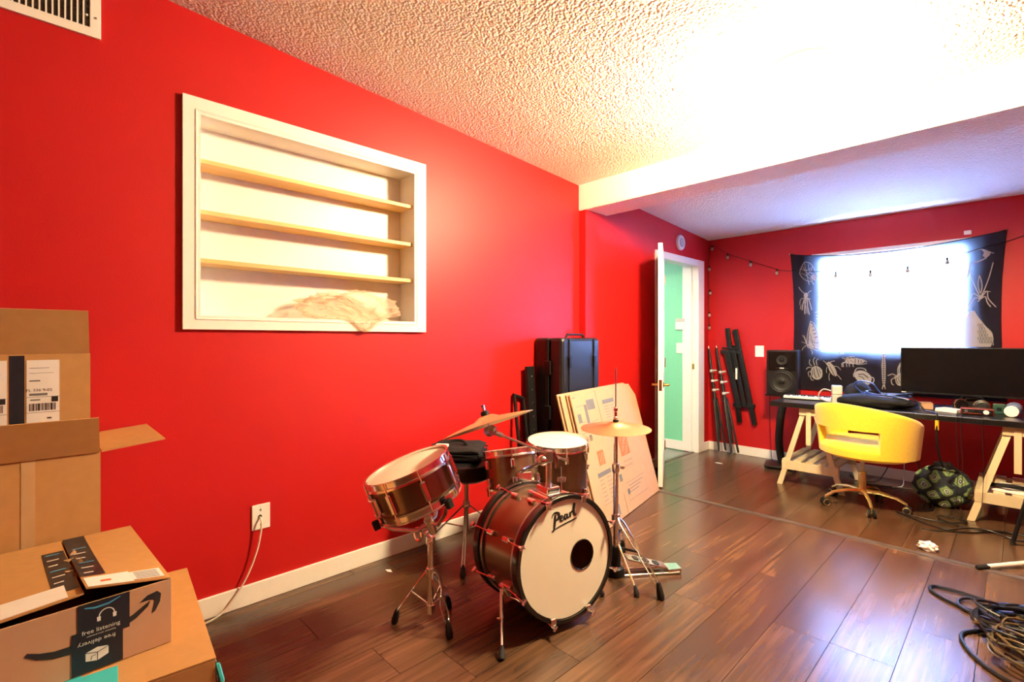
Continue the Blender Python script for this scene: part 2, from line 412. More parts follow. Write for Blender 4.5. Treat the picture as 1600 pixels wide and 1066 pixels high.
def wallset(name, boxes, m):
    b = MB()
    for lo, hi in boxes: b.box(lo, hi)
    return struct(b.build(name, m))
NY0, NY1, NZ0, NZ1 = .505, 1.582, 1.325, 2.19            # niche opening
wallset('wall_left', [((XL - .16, YR, -.05), (XL, NY0 - .014, ZT)), ((XL - .16, NY1 + .014, -.05), (XL, BY0, ZT)), ((XL - .16, NY0 - .014, -.05), (XL, NY1 + .014, NZ0 - .014)), ((XL - .16, NY0 - .014, NZ1 + .014), (XL, NY1 + .014, ZT))], RED)
DY0, DY1, DZ = 4.36, 5.108, 2.03
wallset('wall_left_far', [((XF - .16, BY0, -.05), (XF, DY0 - .02, ZT)), ((XF - .16, DY1 + .02, -.05), (XF, YB + .02, ZT)), ((XF - .16, DY0 - .02, DZ + .02), (XF, DY1 + .02, ZT))], RED)
WX0, WX1, WZ0, WZ1 = -1.335, -.27, 1.10, 2.01
wallset('wall_back', [((XF - .16, YB, -.05), (WX0, YB + .14, ZT)), ((WX1, YB, -.05), (XR, YB + .14, ZT)), ((WX0, YB, -.05), (WX1, YB + .14, WZ0)), ((WX0, YB, WZ1), (WX1, YB + .14, ZT))], RED)
wallset('wall_right', [((XR, YR - .1, -.05), (XR + .14, YB + .14, ZT))], RED)
wallset('wall_front', [((XL - .16, YR - .14, -.05), (XR + .14, YR, ZT))], RED)
struct(MB().prism([(-2.7, YR - .2, cz(YR - .2)), (-2.7, YB + .2, cz(YB + .2)), (-2.7, YB + .2, 3.2), (-2.7, YR - .2, 3.2)], (XR + 2.9, 0, 0)).build('ceiling', POP))
struct(MB().box((XL, BY0 - .006, 2.268), (XR, BY1, 2.55), .003).build('ceiling_beam', BEAMM))
# the beam's underside keeps the ceiling's texture
struct(MB().box((XL + .001, BY0 - .002, 2.262), (XR, BY1 - .002, 2.27)).build('beam_underside', POP))
# hallway behind the door
wallset('wall_hall_green', [((-4.1, 5.12, -.05), (XF - .16, 5.22, 2.5))], GREEN)
wallset('wall_hall_far', [((-4.2, 3.3, -.05), (-4.1, 5.22, 2.5)), ((-4.2, 3.2, -.05), (XF - .16, 3.3, 2.5))], HALLW)
struct(MB().box((-4.2, 3.2, 2.42), (XF - .16, 5.22, 2.52)).build('ceiling_hall', HALLW))
struct(MB().box((-4.1, 5.106, 0), (XF - .16, 5.12, .10), .003).build('baseboard_hall', WHITE))
struct(MB().box((XL, YR, 0), (XL + .014, BY0, .092), .003).build('baseboard_left', WHITE))
struct(MB().box((XF, BY0, 0), (XF + .014, DY0 - .135, .092), .003).build('baseboard_left_far', WHITE))
struct(MB().box((XF, DY1 + .139, 0), (XF + .014, YB, .092), .003).build('baseboard_corner', WHITE))
struct(MB().box((XF, YB - .014, 0), (XR, YB, .092), .003).build('baseboard_back', WHITE))
# door casing and jambs
t = struct(thing('trim_1', (XF, (DY0 + DY1) / 2, 0), None, None))
for y0, y1 in ((DY0 - .135, DY0), (DY1, DY1 + .139)): MB().box((XF - .004, y0, 0), (XF + .018, y1, 2.08), .005).build('casing', WHITE, t)
MB().box((XF - .004, DY0 - .002, DZ - .02), (XF + .0175, DY1 + .002, 2.0795), .005).build('head_casing', WHITE, t)
for y0, y1 in ((DY0 - .02, DY0), (DY1, DY1 + .02)): MB().box((XF - .165, y0, 0), (XF - .003, y1, DZ + .02)).build('jamb', WHITE, t)
MB().box((XF - .165, DY0 + .001, DZ), (XF - .003, DY1 - .001, DZ + .02)).build('head_jamb', WHITE, t)
MB().box((XF - .09, DY1 - .012, 0), (XF - .055, DY1, DZ), .002).build('door_stop', WHITE, t)
MB().box((XF - .066, DY1 - .0025, .90), (XF - .03, DY1 + .001, .96)).build('strike_plate', BRASS, t)
# open panelled door
hinge = V(XF + .028, DY0 - .004, 0); free = V(-2.02, 3.675, 0)
d = struct(thing('door_1', hinge, None, None))
u = (free - hinge).normalized(); wd = (free - hinge).length; nrm = V(-u.y, u.x, 0)
if nrm.x < 0: nrm = -nrm                                  # towards the room
nb = -nrm
D = basis(hinge, u, V(0, 0, 1)); 
if D.col[2].xyz.dot(nrm) < 0:
    D = Matrix((u, V(0, 0, 1), nrm)).transposed().to_4x4(); D.translation = hinge
th = .036
b = MB(); xs = [0, .115, wd / 2 - .045, wd / 2 + .045, wd - .115, wd]; zs = [.012, .24, .80, .94, 1.50, 1.61, 1.90, 2.015]
for i in range(5):
    for j in range(7):
        panel = i in (1, 3) and j in (1, 3, 5)
        t0 = -th + (.010 if panel else 0); t1 = -.010 if panel else 0
        b.box((xs[i], zs[j], t0), (xs[i + 1], zs[j + 1], t1), 0, D)
slab_ = b.build('door_slab', WHITE, d)
for i in (1, 3):
    for j in (1, 3, 5):
        MB().box((xs[i] + .028, zs[j] + .028, -.012), (xs[i + 1] - .028, zs[j + 1] - .028, -.003), .004, D).build('raised_panel', WHITE, slab_)
for sgn, z0 in ((1, 0), (-1, -th)):
    rose = MB().lathe([(.028, 0), (.028, .006), (.012, .010), (.010, .045), (.014, .05), (0, .05)], frame(D @ V(wd - .06, .845, z0), nrm * sgn), 16).build('handle_rose', BRASS, d, True)
    a = D @ V(wd - .06, .845, z0 + sgn * .045); MB().tube([a, a - u * .05, a - u * .105], [.009, .008, .006], 10).build('lever_handle', BRASS, rose, True)
MB().box((wd - .0005, .80, -th + .006), (wd + .002, .89, -.006), 0, D).build('latch_plate', BRASS, d)
for z in (.2, 1.0, 1.8): MB().cyl(D @ V(-.006, z - .045, .004), D @ V(-.006, z + .045, .004), .006).build('hinge_pin', BRASS, d)
# window behind the tapestry
wn = struct(thing('window_1', (-.8, YB, WZ0), None, None))
fb = MB()
for lo, hi in (((WX0, 5.40, WZ0), (WX0 + .045, 5.47, WZ1)), ((WX1 - .045, 5.40, WZ0), (WX1, 5.47, WZ1)), ((WX0, 5.40, WZ0), (WX1, 5.47, WZ0 + .045)), ((WX0, 5.40, WZ1 - .045), (WX1, 5.47, WZ1))): fb.box(lo, hi)
fb.build('window_frame', WHITE, wn)
MB().box((WX0 + .04, 5.42, 1.54), (WX1 - .04, 5.455, 1.575)).build('meeting_rail', WHITE, wn)
for z0, z1 in ((WZ0 + .045, 1.54), (1.575, WZ1 - .045)): MB().box((WX0 + .045, 5.434, z0), (WX1 - .045, 5.438, z1)).build('pane', GLASS, wn)
tr = struct(thing('trim_2', (-.8, YB, WZ1), None, None))
MB().box((WX0 - .05, YB - .007, WZ1 + .001), (WX1 + .05, YB, WZ1 + .034), .002).build('head_trim', WHITE, tr)
MB().box((WX0 - .05, YB - .003, WZ0 - .03), (WX1 + .05, YB + .02, WZ0), .001).build('sill', WHITE, tr)

# flush ceiling lamp
lz = cz(LAMP_POS[1])
t = thing('ceiling_lamp', (LAMP_POS[0], LAMP_POS[1], lz - .12), 'bright white dome lamp fixed flush to the textured ceiling before the beam', 'ceiling lamp')
LM = Matrix.Translation((LAMP_POS[0], LAMP_POS[1], lz + .012))
MB().lathe([(.10, 0), (.14, -.003), (.140, -.014), (.02, -.014)], LM, 40).build('lamp_pan', PLASTIC, t, True)
def glow_mat():
    m, nt, p = newmat('lit_lamp_glass'); p.inputs['Base Color'].default_value = (.85, .84, .8, 1); p.inputs['Emission Color'].default_value = LAMP_COLOR + (1,); p.inputs['Emission Strength'].default_value = LAMP_STRENGTH; p.inputs['Roughness'].default_value = .4; return m
MB().cyl((LAMP_POS[0], LAMP_POS[1], lz), (LAMP_POS[0], LAMP_POS[1], lz - .035), .06).build('lamp_neck', PLASTIC, t, True)
MB().lathe([(.058, -.030), (.095, -.050), (.125, -.085), (.138, -.130), (.130, -.175), (.100, -.212), (.055, -.232), (0, -.238)], LM, 40, False, False).build('glass_globe', glow_mat(), t, True)
INSECTS=[('moth',[(0.006,[(-1.443,1.98),(-1.399,1.962),(-1.364,1.91),(-1.345,1.835),(-1.385,1.786),(-1.443,1.807),(-1.484,1.865),(-1.475,1.921),(-1.443,1.98)]),(0.004,[(-1.443,1.967),(-1.428,1.884),(-1.371,1.813)]),(0.004,[(-1.472,1.913),(-1.414,1.882),(-1.357,1.852)]),(0.004,[(-1.475,1.872),(-1.428,1.843),(-1.385,1.795)]),(0.004,[(-1.411,1.955),(-1.402,1.889),(-1.364,1.829)]),(0.004,[(-1.46,1.936),(-1.428,1.868),(-1.414,1.804)]),(0.004,[(-1.378,1.924),(-1.392,1.88),(-1.428,1.843)]),(0.004,[(-1.484,1.889),(-1.443,1.889),(-1.385,1.912)]),(0.008,[(-1.364,1.829),(-1.354,1.788)]),(0.006,[(-1.414,1.801),(-1.402,1.751)]),(0.006,[(-1.385,1.786),(-1.364,1.751)])],[[(-1.335,1.818),(-1.338,1.807),(-1.346,1.799),(-1.357,1.795),(-1.37,1.796),(-1.381,1.802),(-1.389,1.812),(-1.392,1.823),(-1.389,1.834),(-1.381,1.843),(-1.37,1.847),(-1.357,1.845),(-1.346,1.839),(-1.338,1.83)]],[]),('wasp',[(0.007,[(-1.494,1.739),(-1.475,1.705),(-1.443,1.67)]),(0.006,[(-1.382,1.693),(-1.402,1.686),(-1.421,1.658)]),(0.006,[(-1.446,1.627),(-1.478,1.613),(-1.484,1.561)]),(0.006,[(-1.414,1.625),(-1.391,1.611)]),(0.009,[(-1.438,1.632),(-1.457,1.567),(-1.463,1.51)]),(0.009,[(-1.431,1.631),(-1.44,1.542),(-1.44,1.469)]),(0.009,[(-1.421,1.631),(-1.417,1.541),(-1.402,1.462)]),(0.008,[(-1.411,1.622),(-1.392,1.556),(-1.382,1.507)]),(0.005,[(-1.45,1.608),(-1.428,1.525),(-1.421,1.476)]),(0.006,[(-1.472,1.56),(-1.479,1.519)])],[[(-1.413,1.646),(-1.417,1.636),(-1.424,1.629),(-1.433,1.627),(-1.441,1.63),(-1.447,1.637),(-1.45,1.648),(-1.449,1.659),(-1.445,1.669),(-1.438,1.676),(-1.429,1.678),(-1.421,1.675),(-1.415,1.668),(-1.412,1.657)]],[]),('butterfly',[(0.006,[(-1.392,1.402),(-1.357,1.361),(-1.307,1.231),(-1.287,1.168),(-1.321,1.119),(-1.385,1.134),(-1.421,1.163),(-1.417,1.28),(-1.392,1.402)]),(0.005,[(-1.465,1.264),(-1.446,1.24),(-1.431,1.191)]),(0.005,[(-1.45,1.264),(-1.438,1.232),(-1.425,1.191)]),(0.006,[(-1.428,1.166),(-1.454,1.142),(-1.466,1.114)]),(0.006,[(-1.391,1.126),(-1.377,1.102),(-1.379,1.078)]),(0.008,[(-1.431,1.191),(-1.399,1.15),(-1.364,1.127)]),(0.005,[(-1.428,1.183),(-1.472,1.199)])],[[(-1.392,1.386),(-1.364,1.353),(-1.317,1.231),(-1.298,1.172),(-1.326,1.132),(-1.382,1.144),(-1.411,1.17),(-1.407,1.28)]],[(0.006,[(-1.385,1.345),(-1.364,1.351)]),(0.006,[(-1.378,1.309),(-1.354,1.315)]),(0.006,[(-1.368,1.274),(-1.34,1.283)]),(0.006,[(-1.357,1.238),(-1.328,1.251)]),(0.004,[(-1.399,1.28),(-1.371,1.191)]),(0.004,[(-1.402,1.232),(-1.357,1.151)]),(0.005,[(-1.343,1.183),(-1.326,1.196)]),(0.005,[(-1.364,1.207),(-1.354,1.183)])]),('tick',[(0.006,[(-1.378,0.965),(-1.402,0.991),(-1.397,1.029)]),(0.006,[(-1.357,0.973),(-1.368,1.021),(-1.354,1.051)]),(0.006,[(-1.371,0.949),(-1.411,0.952),(-1.428,0.93)]),(0.006,[(-1.378,0.916),(-1.411,0.903),(-1.402,0.858)]),(0.006,[(-1.335,0.974),(-1.343,1.014),(-1.328,1.039)]),(0.006,[(-1.321,0.951),(-1.3,0.936),(-1.294,0.904)]),(0.006,[(-1.392,0.875),(-1.385,0.835),(-1.364,0.831)]),(0.005,[(-1.357,0.941),(-1.378,0.884),(-1.364,0.844)]),(0.005,[(-1.335,0.942),(-1.326,0.894),(-1.331,0.854)])],[[(-1.294,0.923),(-1.29,0.894),(-1.295,0.866),(-1.31,0.846),(-1.33,0.836),(-1.353,0.839),(-1.373,0.855),(-1.386,0.88),(-1.391,0.909),(-1.385,0.937),(-1.37,0.958),(-1.349,0.968),(-1.327,0.964),(-1.307,0.948)]],[(0.006,[(-1.364,0.949),(-1.357,0.885),(-1.34,0.853)]),(0.006,[(-1.343,0.958),(-1.328,0.902),(-1.317,0.863)]),(0.005,[(-1.321,0.943),(-1.303,0.895)]),(0.006,[(-1.378,0.932),(-1.374,0.876)])]),('beetle',[(0.006,[(-1.287,1.021),(-1.266,1.005),(-1.252,0.981)]),(0.006,[(-1.232,0.986),(-1.221,1.013),(-1.191,1.021)]),(0.006,[(-1.205,0.971),(-1.171,0.968),(-1.144,0.938)]),(0.006,[(-1.252,0.962),(-1.259,0.937),(-1.256,0.906)]),(0.006,[(-1.232,0.907),(-1.238,0.875),(-1.234,0.836)]),(0.006,[(-1.184,0.901),(-1.158,0.875),(-1.14,0.849)]),(0.006,[(-1.245,0.997),(-1.237,1.013)])],[[(-1.19,0.954),(-1.179,0.925),(-1.175,0.9),(-1.178,0.882),(-1.188,0.875),(-1.202,0.882),(-1.218,0.899),(-1.233,0.925),(-1.243,0.954),(-1.248,0.98),(-1.245,0.998),(-1.235,1.004),(-1.221,0.998),(-1.205,0.98)],[(-1.223,0.991),(-1.225,0.982),(-1.23,0.975),(-1.236,0.971),(-1.243,0.97),(-1.25,0.974),(-1.255,0.981),(-1.256,0.99),(-1.255,0.999),(-1.25,1.006),(-1.243,1.01),(-1.236,1.011),(-1.23,1.007),(-1.225,1.0)]],[(0.005,[(-1.232,0.97),(-1.191,0.878)]),(0.004,[(-1.245,0.993),(-1.232,0.981)])]),('larva',[(0.006,[(-1.098,1.017),(-1.135,1.0),(-1.132,0.966)]),(0.006,[(-1.079,1.018),(-1.124,1.001),(-1.122,0.967)]),(0.006,[(-1.059,1.019),(-1.098,1.002),(-1.096,0.968)]),(0.006,[(-1.044,1.019),(-1.077,1.003),(-1.075,0.969)]),(0.006,[(-1.027,1.02),(-1.049,1.003),(-1.046,0.97)]),(0.006,[(-1.092,1.038),(-1.127,1.047),(-1.132,1.057)]),(0.006,[(-1.066,1.038),(-1.092,1.048),(-1.097,1.058)]),(0.006,[(-1.04,1.039),(-1.062,1.049),(-1.067,1.058)]),(0.006,[(-1.021,1.047),(-0.97,1.037),(-0.943,1.019)]),(0.006,[(-1.021,0.994),(-0.97,1.0),(-0.943,1.007)]),(0.005,[(-1.098,1.048),(-1.072,1.064),(-1.034,1.062)])],[[(-1.111,1.029),(-1.072,1.046),(-1.021,1.053),(-0.977,1.039),(-0.958,1.022),(-0.977,1.009),(-1.021,0.998),(-1.072,0.997),(-1.105,1.005)]],[(0.006,[(-1.031,1.044),(-1.034,1.004)]),(0.006,[(-1.006,1.039),(-1.008,1.008)]),(0.006,[(-0.985,1.033),(-0.988,1.012)]),(0.004,[(-1.072,1.034),(-1.046,1.013)]),(0.004,[(-1.092,1.03),(-1.083,1.009)])]),('scarab',[(0.007,[(-1.036,0.924),(-1.021,0.956),(-0.983,0.963),(-0.955,0.951),(-0.951,0.936)]),(0.007,[(-0.92,0.885),(-0.896,0.878),(-0.893,0.849),(-0.911,0.825)]),(0.008,[(-1.04,0.878),(-1.044,0.901),(-1.034,0.924)]),(0.008,[(-0.977,0.805),(-0.97,0.779),(-0.951,0.784)]),(0.006,[(-0.945,0.823),(-0.908,0.833)])],[[(-0.911,0.85),(-0.925,0.831),(-0.949,0.822),(-0.977,0.825),(-1.005,0.839),(-1.027,0.862),(-1.038,0.888),(-1.036,0.914),(-1.021,0.933),(-0.997,0.941),(-0.968,0.938),(-0.94,0.924),(-0.919,0.901),(-0.909,0.875)],[(-0.995,0.865),(-0.908,0.863),(-0.92,0.824),(-0.958,0.792),(-0.98,0.82)]],[(0.008,[(-1.008,0.903),(-0.97,0.909),(-0.933,0.876)]),(0.006,[(-1.006,0.887),(-0.977,0.881),(-0.958,0.845)])]),('centipede',[(0.006,[(-0.841,1.089),(-0.833,1.06)]),(0.006,[(-0.802,1.09),(-0.814,1.06)]),(0.007,[(-0.826,0.816),(-0.833,0.782)]),(0.007,[(-0.816,0.816),(-0.811,0.784)])],[[(-0.835,1.094),(-0.809,1.095),(-0.811,1.053),(-0.807,0.994),(-0.808,0.876),(-0.814,0.809),(-0.827,0.808),(-0.835,0.874),(-0.838,0.993),(-0.833,1.053)]],[(0.004,[(-0.837,1.06),(-0.809,1.061)]),(0.004,[(-0.837,1.041),(-0.809,1.041)]),(0.004,[(-0.837,1.021),(-0.809,1.022)]),(0.004,[(-0.837,1.002),(-0.809,1.003)]),(0.004,[(-0.837,0.983),(-0.809,0.984)]),(0.004,[(-0.837,0.963),(-0.809,0.965)]),(0.004,[(-0.837,0.944),(-0.809,0.945)]),(0.004,[(-0.837,0.925),(-0.809,0.926)]),(0.004,[(-0.837,0.905),(-0.809,0.907)]),(0.004,[(-0.837,0.886),(-0.809,0.888)]),(0.004,[(-0.837,0.867),(-0.809,0.868)]),(0.004,[(-0.837,0.848),(-0.809,0.849)]),(0.004,[(-0.837,0.828),(-0.809,0.83)]),(0.004,[(-0.822,1.09),(-0.822,0.816)])]),('crab',[(0.007,[(-0.735,0.902),(-0.758,0.92),(-0.794,0.903)]),(0.007,[(-0.739,0.887),(-0.767,0.871),(-0.764,0.834),(-0.75,0.824)]),(0.007,[(-0.718,0.91),(-0.724,0.961),(-0.704,1.02)]),(0.007,[(-0.711,0.918),(-0.712,0.976),(-0.699,1.005)]),(0.006,[(-0.729,0.898),(-0.75,0.894)])],[[(-0.677,0.876),(-0.68,0.852),(-0.689,0.833),(-0.701,0.821),(-0.716,0.82),(-0.729,0.83),(-0.738,0.849),(-0.741,0.872),(-0.738,0.897),(-0.729,0.916),(-0.716,0.928),(-0.701,0.929),(-0.689,0.919),(-0.68,0.9)]],[(0.005,[(-0.729,0.895),(-0.735,0.866),(-0.72,0.837)]),(0.004,[(-0.712,0.911),(-0.72,0.874),(-0.704,0.846)])]),('stork',[(0.006,[(-0.197,1.939),(-0.241,1.929),(-0.275,1.913)]),(0.009,[(-0.169,1.866),(-0.212,1.844),(-0.255,1.833),(-0.264,1.807),(-0.272,1.754),(-0.29,1.709)]),(0.007,[(-0.169,1.916),(-0.126,1.897)])],[[(-0.204,1.944),(-0.178,1.933),(-0.143,1.91),(-0.15,1.884),(-0.172,1.863),(-0.191,1.886),(-0.183,1.911)]],[]),('mosquito',[(0.006,[(-0.26,1.78),(-0.246,1.685),(-0.207,1.562)]),(0.006,[(-0.131,1.826),(-0.156,1.704),(-0.194,1.572)]),(0.006,[(-0.209,1.732),(-0.217,1.662),(-0.204,1.588),(-0.194,1.654),(-0.209,1.732)]),(0.006,[(-0.204,1.551),(-0.243,1.591),(-0.26,1.552),(-0.275,1.472)]),(0.006,[(-0.204,1.542),(-0.236,1.553),(-0.26,1.498),(-0.278,1.445)]),(0.006,[(-0.197,1.559),(-0.164,1.605),(-0.159,1.546),(-0.115,1.475)]),(0.006,[(-0.197,1.548),(-0.175,1.56),(-0.164,1.513),(-0.145,1.479)]),(0.005,[(-0.202,1.562),(-0.183,1.6),(-0.145,1.597)]),(0.008,[(-0.217,1.522),(-0.188,1.58)])],[[(-0.193,1.55),(-0.198,1.543),(-0.204,1.539),(-0.209,1.54),(-0.213,1.544),(-0.213,1.551),(-0.212,1.559),(-0.208,1.568),(-0.202,1.575),(-0.196,1.578),(-0.191,1.578),(-0.188,1.574),(-0.187,1.567),(-0.189,1.558)]],[]),('hive',[(0.006,[(-0.241,1.45),(-0.212,1.389),(-0.173,1.322),(-0.138,1.269),(-0.131,1.177)])],[[(-0.255,1.455),(-0.241,1.45),(-0.212,1.389),(-0.173,1.322),(-0.14,1.269),(-0.132,1.21),(-0.145,1.164),(-0.33,1.162),(-0.325,1.27),(-0.295,1.392)]],[(0.003,[(-0.218,1.343),(-0.212,1.348),(-0.206,1.342),(-0.206,1.329),(-0.212,1.324),(-0.218,1.329),(-0.218,1.343)]),(0.003,[(-0.2,1.342),(-0.194,1.348),(-0.189,1.342),(-0.189,1.329),(-0.194,1.324),(-0.2,1.329),(-0.2,1.342)]),(0.003,[(-0.209,1.316),(-0.203,1.321),(-0.197,1.316),(-0.197,1.302),(-0.203,1.297),(-0.209,1.303),(-0.209,1.316)]),(0.003,[(-0.192,1.316),(-0.186,1.321),(-0.18,1.315),(-0.18,1.302),(-0.186,1.297),(-0.192,1.302),(-0.192,1.316)]),(0.003,[(-0.218,1.289),(-0.212,1.295),(-0.206,1.289),(-0.206,1.276),(-0.212,1.271),(-0.218,1.276),(-0.218,1.289)]),(0.003,[(-0.2,1.289),(-0.194,1.294),(-0.189,1.289),(-0.189,1.276),(-0.194,1.271),(-0.2,1.276),(-0.2,1.289)]),(0.003,[(-0.183,1.289),(-0.177,1.294),(-0.172,1.289),(-0.172,1.276),(-0.177,1.27),(-0.183,1.276),(-0.183,1.289)]),(0.003,[(-0.209,1.263),(-0.203,1.268),(-0.197,1.263),(-0.197,1.249),(-0.203,1.244),(-0.209,1.249),(-0.209,1.263)]),(0.003,[(-0.192,1.263),(-0.186,1.268),(-0.18,1.263),(-0.18,1.249),(-0.186,1.244),(-0.192,1.249),(-0.192,1.263)]),(0.003,[(-0.174,1.262),(-0.169,1.268),(-0.163,1.262),(-0.163,1.249),(-0.169,1.244),(-0.174,1.249),(-0.174,1.262)]),(0.003,[(-0.218,1.236),(-0.212,1.241),(-0.206,1.236),(-0.206,1.223),(-0.212,1.218),(-0.218,1.223),(-0.218,1.236)]),(0.003,[(-0.2,1.236),(-0.194,1.241),(-0.189,1.236),(-0.189,1.223),(-0.194,1.218),(-0.2,1.223),(-0.2,1.236)]),(0.003,[(-0.183,1.236),(-0.177,1.241),(-0.172,1.236),(-0.172,1.223),(-0.177,1.218),(-0.183,1.223),(-0.183,1.236)]),(0.003,[(-0.166,1.236),(-0.16,1.241),(-0.155,1.236),(-0.155,1.223),(-0.16,1.218),(-0.166,1.223),(-0.166,1.236)]),(0.003,[(-0.149,1.236),(-0.143,1.241),(-0.138,1.236),(-0.138,1.223),(-0.143,1.218),(-0.149,1.223),(-0.149,1.236)]),(0.003,[(-0.209,1.21),(-0.203,1.215),(-0.197,1.21),(-0.197,1.196),(-0.203,1.191),(-0.209,1.196),(-0.209,1.21)]),(0.003,[(-0.192,1.21),(-0.186,1.215),(-0.18,1.21),(-0.18,1.196),(-0.186,1.191),(-0.192,1.196),(-0.192,1.21)]),(0.003,[(-0.174,1.21),(-0.169,1.215),(-0.163,1.21),(-0.163,1.196),(-0.169,1.191),(-0.174,1.196),(-0.174,1.21)]),(0.003,[(-0.157,1.21),(-0.152,1.215),(-0.146,1.21),(-0.146,1.197),(-0.152,1.191),(-0.157,1.196),(-0.157,1.21)]),(0.003,[(-0.14,1.21),(-0.135,1.215),(-0.129,1.21),(-0.129,1.197),(-0.135,1.191),(-0.14,1.197),(-0.14,1.21)])]),('fern',[(0.006,[(-1.326,1.665),(-1.331,1.633),(-1.321,1.6)]),(0.005,[(-1.314,1.632),(-1.335,1.609)]),(0.005,[(-1.354,1.481),(-1.326,1.488)]),(0.005,[(-1.35,1.457),(-1.326,1.443)]),(0.005,[(-1.345,1.425),(-1.326,1.416)]),(0.006,[(-1.178,1.114),(-1.154,1.098),(-1.144,1.075)]),(0.006,[(-1.131,1.114),(-1.118,1.088)])],[],[])]

# ------------------------------------------------------------------ built-in shelf niche
t = thing('built_in_shelf', (XL - .07, 1.05, 1.26), 'white framed built-in wall niche with three bare pine shelves', 'shelf')
XB = XL - .14
MB().box((XB - .012, NY0 - .01, NZ0 - .01), (XB, NY1 + .01, NZ1 + .01)).build('back_panel', WHITE, t)
for y0, y1 in ((NY0 - .012, NY0), (NY1, NY1 + .012)): MB().box((XB, y0, NZ0), (XL + .002, y1, NZ1)).build('side_panel', WHITE, t)
MB().box((XB, NY0 - .01, NZ0 - .012), (XL + .002, NY1 + .01, NZ0)).build('bottom_panel', WHITE, t)
MB().box((XB, NY0 - .01, NZ1), (XL + .002, NY1 + .01, NZ1 + .012)).build('top_panel', WHITE, t)
fy0, fy1, fz0, fz1 = .44, 1.662, 1.265, 2.263
def rail(a, b, c, d_):   # mitred casing board: outer a-b, inner d_-c
    P = [(XL, *q) for q in (a, b, c, d_)]
    MB().prism(P, (.020, 0, 0)).build('frame_board', WHITE, t)
    m = [((Vector(P[i]) * .25 + Vector(P[j]) * .75)) for i, j in ((0, 3), (1, 2))]
    MB().tube([p + V(.019, 0, 0) for p in m], .005, 6).build('moulding_bead', WHITE, t)
rail((fy0, fz1), (fy1, fz1), (NY1, NZ1), (NY0, NZ1)); rail((fy0, fz0), (fy1, fz0), (NY1, NZ0), (NY0, NZ0))
rail((fy0, fz0), (fy0, fz1), (NY0, NZ1), (NY0, NZ0)); rail((fy1, fz0), (fy1, fz1), (NY1, NZ1), (NY1, NZ0))
for z in (2.0, 1.778, 1.566):
    MB().box((XB + .002, NY0 + .001, z - .010), (XL - .004, NY1 - .001, z + .010), .0015).build('shelf_board', PINE, t)

# crumpled clear plastic bag on the niche ledge
def crumple(name, m, c, rad, fn, sub=4, seed=0.0, amp=.35, freq=9, label=None, cat=None):
    bm = bmesh.new(); bmesh.ops.create_icosphere(bm, subdivisions=sub, radius=1)
    for v in bm.verts:
        d0 = v.co.normalized(); q = d0 * freq * .3 + V(seed, seed * 1.7, 0)
        k = 1 + amp * (noise.noise(q) + .6 * abs(noise.noise(q * 2.3)) + .35 * noise.noise(q * 5))
        p = V(d0.x * rad[0] * k, d0.y * rad[1] * k, d0.z * rad[2] * k) + Vector(c)
        v.co = fn(p) if fn else p
    b = MB(); b.bm.free(); b.bm = bm
    o = centre(b.build(name, m)); tag(o, label, cat); return o
def bagfit(p):
    if p.x < XB + .012: p.x = XB + .012 + (p.x - XB) * .02
    if p.z < NZ0 + .003:
        if p.x < XL + .021: p.z = NZ0 + .003
    if p.x > XL - .01 and p.z < NZ0 + .03: p.x = max(p.x, XL + .024)
    k = min(1, max(0, (p.x - XL + .01) / .05)); p.z -= .10 * k * math.exp(-((p.y - 1.27) / .075) ** 2)
    if p.x > XL - .01 and p.z < NZ0 + .03: p.x = max(p.x, XL + .024)
    return p
crumple('plastic_bag', FILM, (-2.512, 1.22, 1.395), (.085, .24, .075), bagfit, 5, 3.1, .42, 7, 'crumpled clear plastic bag lying in the bottom of the wall niche', 'plastic bag')

# return-air vent high on the left wall
t = thing('wall_vent', (XL, -.02, 2.38), 'white louvred air vent high on the red wall', 'vent')
vy0, vy1, vz0, vz1 = -.26, .176, 2.378, 2.60
MB().box((XL, vy0 + .02, vz0 + .02), (XL + .003, vy1 - .02, vz1 - .02)).build('duct', DARKV, t)
for lo, hi in (((vy0, vz0), (vy1, vz0 + .034)), ((vy0, vz1 - .03), (vy1, vz1)), ((vy0, vz0 + .03), (vy0 + .03, vz1 - .03)), ((vy1 - .033, vz0 + .03), (vy1, vz1 - .03))):
    MB().box((XL, *lo), (XL + .012, *hi), .002).build('vent_frame', PLASTIC, t)
y = vy1 - .033 - .0172
while y > vy0 + .035:
    MB().box((XL + .004, y - .003, vz0 + .03), (XL + .011, y + .002, vz1 - .025)).build('louvre', PLASTIC, t); y -= .0172
z = vz0 + .05
while z < vz1 - .03:
    MB().box((XL + .003, vy0 + .03, z - .0035), (XL + .0045, vy1 - .033, z + .0035)).build('damper_blade', DARKV, t); z += .021
MB().sphere((XL + .011, vy1 - .042, 2.455), .005, sub=1).build('damper_knob', PLASTIC, t)
MB().cyl((XL + .011, vy1 - .016, 2.452), (XL + .0135, vy1 - .016, 2.452), .004).build('screw', STEEL, t)

